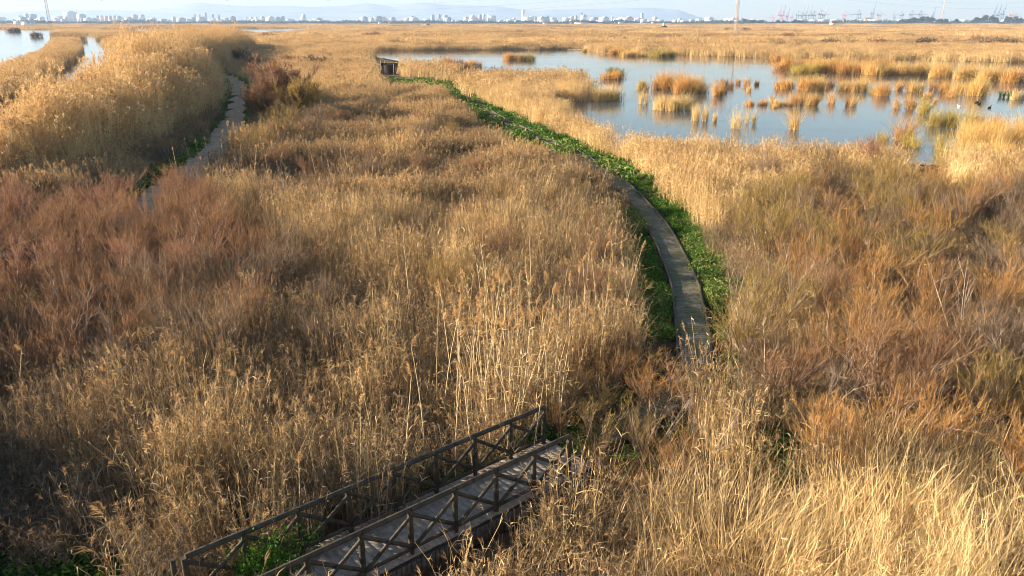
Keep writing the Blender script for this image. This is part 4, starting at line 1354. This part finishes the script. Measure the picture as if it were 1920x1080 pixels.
M_city = mat_city()
Wt = (.85, .83, .78); Gy = (.42, .45, .50); Pk = (.72, .56, .50); Bl = (.25, .32, .42); Cr = (.80, .70, .58)
BIG = [(60, 27, 13, Bl, 'flat', 'blue-grey tower block left of the lattice pylon'), (49, 26, 6, Gy, 'flat', 'slim grey tower just left of the blue-grey block'), (130, 22, 20, Wt, 'flat', 'largest white slab block right of the left pylon'),
       (152, 27, 14, Pk, 'flat', 'pinkish block right next to the largest white slab'), (113, 31, 24, Cr, 'flat', 'broad cream block left of the largest white slab'), (37, 30, 8, Gy, 'flat', 'low grey block at the far left of the skyline'), (5, 33, 10, Wt, 'flat', 'white block at the left edge of the skyline'),
       (182, 30, 6.5, Pk, 'flat', 'first of five matching pinkish towers from the left'), (190, 30, 6.5, Pk, 'flat', 'second of five matching pinkish towers from the left'), (198, 30, 6.5, Pk, 'flat', 'third of five matching pinkish towers from the left'),
       (206, 30, 6.5, Pk, 'flat', 'fourth of five matching pinkish towers from the left'), (214, 30, 6.5, Pk, 'flat', 'fifth of five matching pinkish towers from the left'), (222, 30, 8, Gy, 'wedge', 'grey block right after the five matching towers'),
       (252, 28, 11, Pk, 'flat', 'pinkish pair tower left of the white and grey one'), (266, 28, 10, Wt, 'flat', 'white tower with grey side right of the pinkish one'),
       (365, 26, 3.5, Gy, 'flat', 'first of four faint grey far towers'), (374, 28, 4, Gy, 'flat', 'second of the faint grey far towers'), (384.5, 24, 5, Gy, 'flat', 'highest of the faint grey far towers'), (398, 27, 6, Gy, 'flat', 'fourth faint grey far tower'), (410, 28, 4, Gy, 'flat', 'last faint grey far tower on the right'),
       (461, 32, 5, Wt, 'flat', 'slim white block, first of the white row left of centre'), (471, 32, 7, Wt, 'flat', 'white block, second of the white row left of centre'), (480, 32, 5, Wt, 'flat', 'white block, third of the white row left of centre'), (492, 31, 9, Wt, 'flat', 'broad white block in the white row left of centre'),
       (507, 33, 14, Wt, 'wedge', 'white sloping block in the white row left of centre'), (518, 32, 8, Wt, 'flat', 'white block after the sloping one'), (529, 31, 9, Gy, 'flat', 'white and grey block ending the white row'), (569, 27, 7, Wt, 'flat', 'stepped white tower standing alone left of centre'),
       (773, 31, 9, Gy, 'flat', 'grey block left of the three tall twin towers'), (811, 28, 7, Gy, 'flat', 'first of three tall grey-white towers'), (823, 28, 7, Gy, 'flat', 'second of three tall grey-white towers'), (835, 29, 9, Gy, 'flat', 'third of three tall grey-white towers'),
       (886, 29, 10, Wt, 'flat', 'white block left of the arched hall'), (900, 28, 7, Gy, 'flat', 'grey block left of the arched hall'), (907, 27, 6, Wt, 'flat', 'tall white block beside the arched hall'), (922, 30, 15, Wt, 'wedge', 'white hall with a slanting roof right of the tall blocks'),
       (981, 19, 6, Wt, 'flat', 'tall white slab tower left of the thin mast'), (995, 32, 30, Wt, 'flat', 'long low white hall at the foot of the thin mast'), (1027, 28, 9, Bl, 'dome', 'blue-grey egg-shaped shell building right of the mast'),
       (1091, 21, 10, Bl, 'dome', 'dark blue round-topped tower right of centre'), (1094, 28, 11, Wt, 'flat', 'white block in front of the dark blue tower'), (1080, 30, 5, Gy, 'flat', 'grey block left of the dark blue tower'), (1204, 25, 5, Gy, 'flat', 'grey-white tower between the dark blue tower and the right pylon'),
       (1148, 30, 4, Wt, 'flat', 'slim white tower left of the grey-white one'), (1180, 31, 9, Cr, 'flat', 'cream block left of the grey-white tower'), (1228, 32, 8, Cr, 'flat', 'cream block right of the grey-white tower')]
for px, yt, w, col, st, lab in BIG:
    building(px, yt, w, col, lab, None, CD + (400 if 'faint' in lab else rng.uniform(-150, 150)), style=st, rz=.12 if w > 12 else None)
# thin mast
p = at_dist(1002.5, 16, CD - 100); b = MB(); b.bar((0, 0, 0), (-2, 0, p.z), 7, n=8, taper=.25); o = b.obj('mast', M_white); o.location = (p.x, p.y, 0); o.color = (*Wt, 1)
tag(o, 'thin white leaning mast beside the tall white slab tower', 'mast')
# ordinary low buildings: nothing tells them apart
for i in range(250):
    px = rng.uniform(-15, 1530) if i < 205 else rng.uniform(1530, 1930)
    yt = 38.5 - 7.5 * rng.random() ** 1.5 if px < 1400 else rng.uniform(35.5, 39.5)
    col = [Wt, Wt, Cr, Pk, Gy][rng.integers(0, 5)]
    building(px, yt, rng.uniform(6, 17), col, 'low building in the pale mass of the hazy city skyline', 'low buildings of the skyline', CD - 500 + rng.uniform(-350, 700))

# farmhouses in the marsh
for px, yt, yb_, w, st, lab in [(1563, 38, 48, 12, 'gable', 'white gabled farmhouse at the left end of the long brown roof'), (1595, 38.5, 43, 50, 'long', 'long low building with brown roof in the marsh'), (1628, 33, 43, 16, 'gable', 'farmhouse with an orange tiled roof left of the blue crane'),
                               (712, 41.5, 46, 6, 'flat', 'small white house in the marsh left of centre'), (732, 42, 46.5, 7, 'gable', 'small house with tan roof right of the small white house'), (801, 43, 49, 8, 'gable', 'white farmhouse in front of the three tall grey-white towers'),
                               (1022, 40.5, 45, 8, 'gable', 'white farmhouse below the egg-shaped building'), (1091, 42.5, 46, 26, 'flat', 'long white greenhouse below the dark blue tower'), (1162, 41, 45, 6, 'flat', 'tiny white shed, first right of the greenhouse'), (1203, 41, 44.5, 5, 'flat', 'tiny white shed below the grey-white tower'), (1224, 41, 44.5, 5, 'flat', 'tiny white shed left of the dark thatched hut'),
                               (35, 39, 47, 18, 'flat', 'white low farm building at the left beyond the lagoon'), (52, 41, 49, 22, 'flat', 'dark-roofed long barn beyond the lagoon')]:
    D = FPX * CH / (yb_ - 39.0)
    if st == 'long':
        r = building(px, yt, w, Cr, lab, None, D + 60, style='gable', rz=.05, dep=.25, name='barn')
    else:
        building(px, yt, w, Wt, lab, None, D, style=st, dep=.7, name='farmhouse', rz=.3)


def thatched():
    p = at_dist(1245, 54, FPX * CH / 15.0); r = empty('thatched_hut', (p.x, p.y, 0), .3)
    tag(r, 'dark round-roofed hut with a white chimney in the marsh left of the right pylon', 'hut')
    b = MB(); n = 12
    for k in range(5):
        t0, t1 = k / 5, (k + 1) / 5
        V = [(math.cos(2 * math.pi * j / n) * 5.2 * math.cos(tt * 1.5), math.sin(2 * math.pi * j / n) * 4 * math.cos(tt * 1.5), 1.4 + 4.2 * math.sin(tt * 1.5)) for tt in (t0, t1) for j in range(n)]
        b.add(V, [[j, (j + 1) % n, n + (j + 1) % n, n + j] for j in range(n)])
    b.obj('roof', M_thatch, r)
    b = MB(); b.bar((0, 0, 0), (0, 0, 1.6), 9, 7, n=8); b.obj('wall', M_dark, r)
    b = MB(); b.box((-.5, 0, 6.2), (2.2, 2.2, 5)); b.obj('chimney', M_white, r)


thatched()


# ------------------------------------------------------------------ harbour cranes
def crane_protos():
    out = {}
    for kind in ('up', 'flat', 'mast'):
        parts = []
        if kind in ('up', 'flat'):
            for sx in (-9, 9):
                for sy in (-12, 12):
                    b = MB(); b.bar((sx, sy, 0), (sx * .8, sy, 42), 2.4); parts.append(('leg', b.mesh('leg', M_paint)))
            b = MB(); b.box((0, -12, 22), (18, 1.8, 2)); b.box((0, 12, 22), (18, 1.8, 2)); b.box((-8, 0, 42), (2.5, 26, 3)); b.box((8, 0, 42), (2.5, 26, 3)); b.box((0, 0, 43), (34, 5, 4)); b.box((-12, 0, 47), (9, 7, 5))
            parts.append(('girder', b.mesh('girder', M_paint)))
            b = MB(); b.bar((7, -6, 44), (2, 0, 68), 1.6); b.bar((7, 6, 44), (2, 0, 68), 1.6); b.bar((-16, 0, 45), (2, 0, 68), 1.1)
            parts.append(('apex_frame', b.mesh('apex_frame', M_paint)))
            b = MB()
            e = (20, 0, 104) if kind == 'up' else (66, 0, 44)
            for s_ in (-2.2, 2.2): b.bar((9, s_, 44), (e[0], s_, e[2]), 1.9)
            for k in range(8):
                t = k / 8; q = [9 + (e[0] - 9) * t, 0, 44 + (e[2] - 44) * t]; b.bar((q[0], -2.2, q[2]), (q[0], 2.2, q[2]), 1)
            b.bar((2, 0, 68), (9 + (e[0] - 9) * .6, 0, 44 + (e[2] - 44) * .6), .9)
            parts.append(('boom', b.mesh('boom', M_paint)))
        else:
            b = MB(); b.bar((0, 0, 0), (0, 0, 110), 5, taper=.5); parts.append(('mast', b.mesh('mast', M_paint)))
            b = MB(); b.box((0, 0, 48), (26, 4, 3)); parts.append(('cross_arm', b.mesh('cross_arm', M_paint)))
        out[kind] = parts
    return out


CR = crane_protos()
RD = (.65, .14, .16); BC = (.10, .20, .36); GC = (.28, .34, .26); YC = (.75, .62, .35); OC = (.85, .45, .28); SC_ = (.16, .2, .28)
cranes = [(1463, 9, RD, 'up', 1), (1470, 9, RD, 'up', 1), (1478, 13, RD, 'up', 1), (1450, 28, RD, 'flat', -1), (1486, 18, RD, 'up', 1), (1497, 20, BC, 'flat', 1), (1506, 11, BC, 'up', 1), (1513, 9, GC, 'up', 1), (1521, 9, GC, 'up', 1), (1527, 20, SC_, 'flat', 1), (1540, 18, SC_, 'flat', 1), (1547, 9, YC, 'up', 1),
          (1584, 20, RD, 'flat', 1), (1612, 18, BC, 'flat', -1), (1639, 2, BC, 'up', 1), (1649, 20, OC, 'flat', 1), (1679, 18, BC, 'up', -1), (1692, 20, BC, 'flat', -1), (1710, 19, SC_, 'flat', 1), (1727, 19, SC_, 'flat', 1), (1752, 12, BC, 'up', 1), (1772, 0, OC, 'mast', 1),
          (1867, 8, BC, 'up', 1), (1875, 8, BC, 'up', 1), (1884, 5, BC, 'up', 1), (1897, 20, OC, 'flat', 1), (1906, 24, OC, 'flat', 1)]
cn = {RD: 'red', BC: 'blue', GC: 'grey-green', YC: 'yellow', OC: 'orange', SC_: 'grey-blue'}
for i, (px, yt, col, kd, sg) in enumerate(sorted(cranes, key=lambda c: c[0])):
    p = at_dist(px, yt, CD)
    top = {'up': 104, 'flat': 68, 'mast': 110}[kd]
    s = p.z / top
    r = empty('harbour_crane', (p.x, p.y, 0), rng.uniform(-.3, .3) + (0 if sg > 0 else math.pi))
    wv = {'up': .62, 'flat': .75, 'mast': .8}[kd]
    r.scale = (s * wv, s * wv, s)
    tag(r, '%s harbour crane with %s, %s from the left on the horizon' % (cn[col], {'up': 'raised boom', 'flat': 'level boom', 'mast': 'tall mast'}[kd], ordw(i)), 'crane', 'cranes of the harbour')
    for nm, me in CR[kd]:
        o = bpy.data.objects.new(nm, me); COL.objects.link(o); o.parent = r; o.color = (*col, 1)


# ------------------------------------------------------------------ far trees
def tree_protos():
    out = []
    for i in range(5):
        t = MB(); t.bar((0, 0, 0), (0, 0, .5), .07, n=8, taper=.5)
        for k in range(4):
            a = k * 1.6 + i; t.bar((0, 0, .35), (math.cos(a) * .25, math.sin(a) * .25, .65), .035, taper=.4)
        c = MB(); n = 2600; k = 9
        cc = np.stack([rng.uniform(-.32, .32, k), rng.uniform(-.3, .3, k), rng.uniform(.4, .8, k)], 1); rr = rng.uniform(.13, .24, k)
        ci = rng.integers(0, k, n); v = unit(rng.normal(0, 1, (n, 3))) * (rng.random(n) ** .35 * rr[ci])[:, None]
        c.blades(cc[ci] + v, unit(rng.normal(0, 1, (n, 3))), rng.uniform(.03, .06, n), rng.normal(0, .1, (n, 3)), .03, 1, rng.random(n), taper=.8)
        out.append((t.mesh('trunk', M_trunk), c.mesh('crown', M_fol)))
    return out


TP = tree_protos()


def tree(px, yt, wpx, D, label, group=None):
    p = at_dist(px, yt, D); r = empty('tree', (p.x, p.y, 0), rng.uniform(0, 6.28)); H = max(p.z, 5); W = wpx * D / FPX
    r.scale = (W, W, H / .95); tag(r, label, 'tree', group)
    for nm, me in zip(('trunk', 'crown'), TP[rng.integers(0, 5)]):
        o = bpy.data.objects.new(nm, me); COL.objects.link(o); o.parent = r


Tm = [(1397, 34, 12), (1412, 37, 16), (1425, 37.5, 18), (1459, 37.5, 12), (1470, 38, 12), (1490, 36, 12), (1500, 37, 14), (1705, 34, 22), (1722, 32, 24), (1736, 30.5, 24), (1750, 32, 22), (1764, 35, 18), (1776, 35, 12), (1794, 35, 12), (1690, 36, 18),
      (1832, 32, 18), (1846, 28, 22), (1862, 29, 16), (1870, 32, 14), (1892, 30, 16), (1904, 31, 16), (1915, 33, 12)]
for i, (x, y, w) in enumerate(sorted(Tm)):
    tree(x, y, w, 2900 + rng.uniform(-100, 100), 'dark green tree on the right horizon, %s from the left below the cranes' % ordw(i), 'dark trees below the cranes')
Tl = [(70, 38, 8), (80, 38.5, 10), (92, 39, 10), (160, 39, 12), (1105, 39, 12), (1117, 39.5, 10), (1110, 39, 8)]
for i, (x, y, w) in enumerate(sorted(Tl)):
    tree(x, y, w, 2900, 'small dark tree before the skyline, %s from the left left of the right pylon' % ordw(i), 'dark trees before the skyline')
# far wood line: reads as one mass
c = MB(); n = 26000
xx = rng.uniform(-3100, 3100, n); clump = smooth_noise(xx, xx * 0, 300, 44)
zz = rng.random(n) ** .8 * (8 + 3.5 * np.clip(clump, -1, 1.5) + 2 * smooth_noise(xx, xx * 0, 60, 45))
c.blades(np.stack([xx, 3500 + rng.normal(0, 60, n), zz], 1), unit(rng.normal(0, 1, (n, 3))), rng.uniform(3, 7, n), rng.normal(0, .1, (n, 3)), 4, 1, rng.random(n), taper=.8)
o = c.obj('wood_line', M_fol); tag(o, 'thin dark line of far woods at the foot of the city', 'trees', None, 'stuff')


def added_shade_tree(x, y, H, W, label):  # unseen trees, added beyond the left edge to shade the lower left field
    r = empty('added_shade_tree', (x, y, 0), rng.uniform(0, 6.28)); tag(r, label, 'tree'); r.scale = (W, W, H / .95)
    for nm, me in zip(('trunk', 'crown'), TP[rng.integers(0, 5)]):
        o = bpy.data.objects.new(nm, me); COL.objects.link(o); o.parent = r


added_shade_tree(-29, 12, 8.5, 5.5, 'unseen evergreen tree added outside the left edge to cast shade, nearest of three')
added_shade_tree(-31, 19, 8.8, 5.5, 'unseen evergreen tree added outside the left edge to cast shade, middle of three')
added_shade_tree(-33, 27, 8.3, 6, 'unseen evergreen tree added outside the left edge to cast shade, farthest of three')


# ------------------------------------------------------------------ mountains
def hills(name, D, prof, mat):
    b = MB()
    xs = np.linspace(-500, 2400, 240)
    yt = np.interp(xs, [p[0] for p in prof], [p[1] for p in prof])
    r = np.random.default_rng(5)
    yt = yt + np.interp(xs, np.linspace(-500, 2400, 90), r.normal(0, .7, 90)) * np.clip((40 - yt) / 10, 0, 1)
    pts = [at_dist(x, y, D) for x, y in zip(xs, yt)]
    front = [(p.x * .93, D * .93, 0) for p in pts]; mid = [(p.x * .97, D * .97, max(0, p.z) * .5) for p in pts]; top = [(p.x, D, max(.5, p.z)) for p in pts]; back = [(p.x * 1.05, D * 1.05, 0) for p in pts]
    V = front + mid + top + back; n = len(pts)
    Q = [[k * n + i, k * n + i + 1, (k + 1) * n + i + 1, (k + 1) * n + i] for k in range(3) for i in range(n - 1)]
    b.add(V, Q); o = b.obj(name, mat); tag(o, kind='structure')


M_hill = simple('hazed_hill_scrub', (.42, .47, .52), .95, scale=.002, noise=.3)  # scrub colour paled and blued, painting extra haze onto the hills
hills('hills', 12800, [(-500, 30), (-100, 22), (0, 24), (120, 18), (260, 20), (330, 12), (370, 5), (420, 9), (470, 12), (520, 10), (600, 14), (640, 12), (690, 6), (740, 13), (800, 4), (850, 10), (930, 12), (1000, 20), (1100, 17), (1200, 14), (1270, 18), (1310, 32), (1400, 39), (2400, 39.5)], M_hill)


# ------------------------------------------------------------------ birds
def birds():
    wings = []
    for px, py in [(190, 1), (426, 1.2), (465, 1.8), (503, 2.2), (541, 2.2), (615, 1.6), (815, 2)]:
        wings.append((px, py))
    for i, (px, py) in enumerate(wings):
        D = 330
        p = at_dist(px, py, D); s = .55
        b = MB(); b.bar((0, -.3 * s, 0), (0, .35 * s, 0), .16 * s, n=8, taper=.3)
        b.add([(0, -.12 * s, .02), (-.5 * s, -.02, .22 * s), (-.95 * s, -.15 * s, .05), (0, .12 * s, .02)], [[0, 3, 1, 2]])
        b.add([(0, -.12 * s, .02), (.5 * s, -.02, .22 * s), (.95 * s, -.15 * s, .05), (0, .12 * s, .02)], [[0, 2, 1, 3]])
        o = b.obj('bird', M_dark); o.location = p; o.rotation_euler = (0, 0, rng.uniform(-1, 1))
        tag(o, 'small dark bird in flight, %s from the left in the sky' % ordw(i), 'bird', 'flying birds')
    for i, (px, py, wh) in enumerate([(1798, 201, 1), (1831, 193, 0), (1836, 196, 0), (1855, 203, 0)]):
        x, y = P(px, py); b = MB(); n = 10
        prof = [(-.32, .02), (-.25, .10), (-.1, .15), (.08, .15), (.2, .10), (.28, .03)]
        for k in range(len(prof) - 1):
            V = [(prof[k + e][0], math.cos(2 * math.pi * j / n) * prof[k + e][1], .09 + math.sin(2 * math.pi * j / n) * prof[k + e][1]) for e in (0, 1) for j in range(n)]
            b.add(V, [[j, (j + 1) % n, n + (j + 1) % n, n + j] for j in range(n)])
        b.bar((.2, 0, .12), (.27, 0, .33), .09, n=8, taper=.9); b.bar((.22, 0, .35), (.37, 0, .35), .11, n=8, taper=.8); b.bar((.36, 0, .34), (.45, 0, .33), .05, .03)
        o = b.obj('duck', M_white if wh else M_dark); o.location = (x, y, .0); o.scale = (1.05, 1.05, 1.05); o.rotation_euler = (0, 0, rng.uniform(0, 6))
        if wh: o.color = (.6, .6, .58, 1)
        tag(o, ['white duck swimming left of the dark pair on the lake', 'dark duck swimming, upper one of the close pair', 'dark duck swimming, lower one of the close pair', 'dark duck swimming alone right of the close pair'][i], 'duck', 'ducks on the lake')


birds()

# ------------------------------------------------------------------ light, haze, view
AZ, EL = 6.0, 17.0      # sun to the left and a little ahead
sd = Vector((-math.cos(R(AZ)) * math.cos(R(EL)), math.sin(R(AZ)) * math.cos(R(EL)), math.sin(R(EL))))
ld = bpy.data.lights.new('sun', 'SUN'); ld.energy = 5.0; ld.angle = R(.5); ld.color = (1, .85, .66)
lo = bpy.data.objects.new('sun', ld); COL.objects.link(lo); lo.rotation_euler = sd.to_track_quat('Z', 'Y').to_euler()
w = bpy.data.worlds.new('World'); SC.world = w; w.use_nodes = True
N, L = w.node_tree.nodes, w.node_tree.links; N.clear()
sky = N.new('ShaderNodeTexSky'); sky.sky_type = 'NISHITA'; sky.sun_disc = False; sky.sun_elevation = R(EL)
sky.sun_rotation = math.atan2(sd.x, sd.y) % (2 * math.pi)
sky.air_density = 1.0; sky.dust_density = .1; sky.ozone_density = 1.6
bg = N.new('ShaderNodeBackground'); bg.inputs[1].default_value = .055
wo = N.new('ShaderNodeOutputWorld'); L.new(sky.outputs[0], bg.inputs[0]); L.new(bg.outputs[0], wo.inputs[0])

HAZE = True
if HAZE:
    b = MB(); b.box((0, 6500, 199), (29000, 15600, 402)); m, nt, N, L = newmat('haze_air')
    pv = N.new('ShaderNodeVolumePrincipled'); pv.inputs['Color'].default_value = (.5, .68, .95, 1); pv.inputs['Density'].default_value = .00011
    pv.inputs['Anisotropy'].default_value = .1
    o_ = N.new('ShaderNodeOutputMaterial'); L.new(pv.outputs[0], o_.inputs['Volume'])
    o = b.obj('haze', m); tag(o, kind='stuff')

SC.view_settings.view_transform = 'Standard'; SC.view_settings.look = 'None'
SC.view_settings.exposure = 1.85; SC.view_settings.gamma = 1
SC.render.engine = 'CYCLES'
cy = SC.cycles
cy.max_bounces = 6; cy.diffuse_bounces = 3; cy.glossy_bounces = 3; cy.transmission_bounces = 4; cy.volume_bounces = 0; cy.transparent_max_bounces = 8
cy.use_adaptive_sampling = True; cy.adaptive_threshold = .02
cy.use_denoising = True
cy.filter_width = 1.0
cy.sample_clamp_indirect = 6
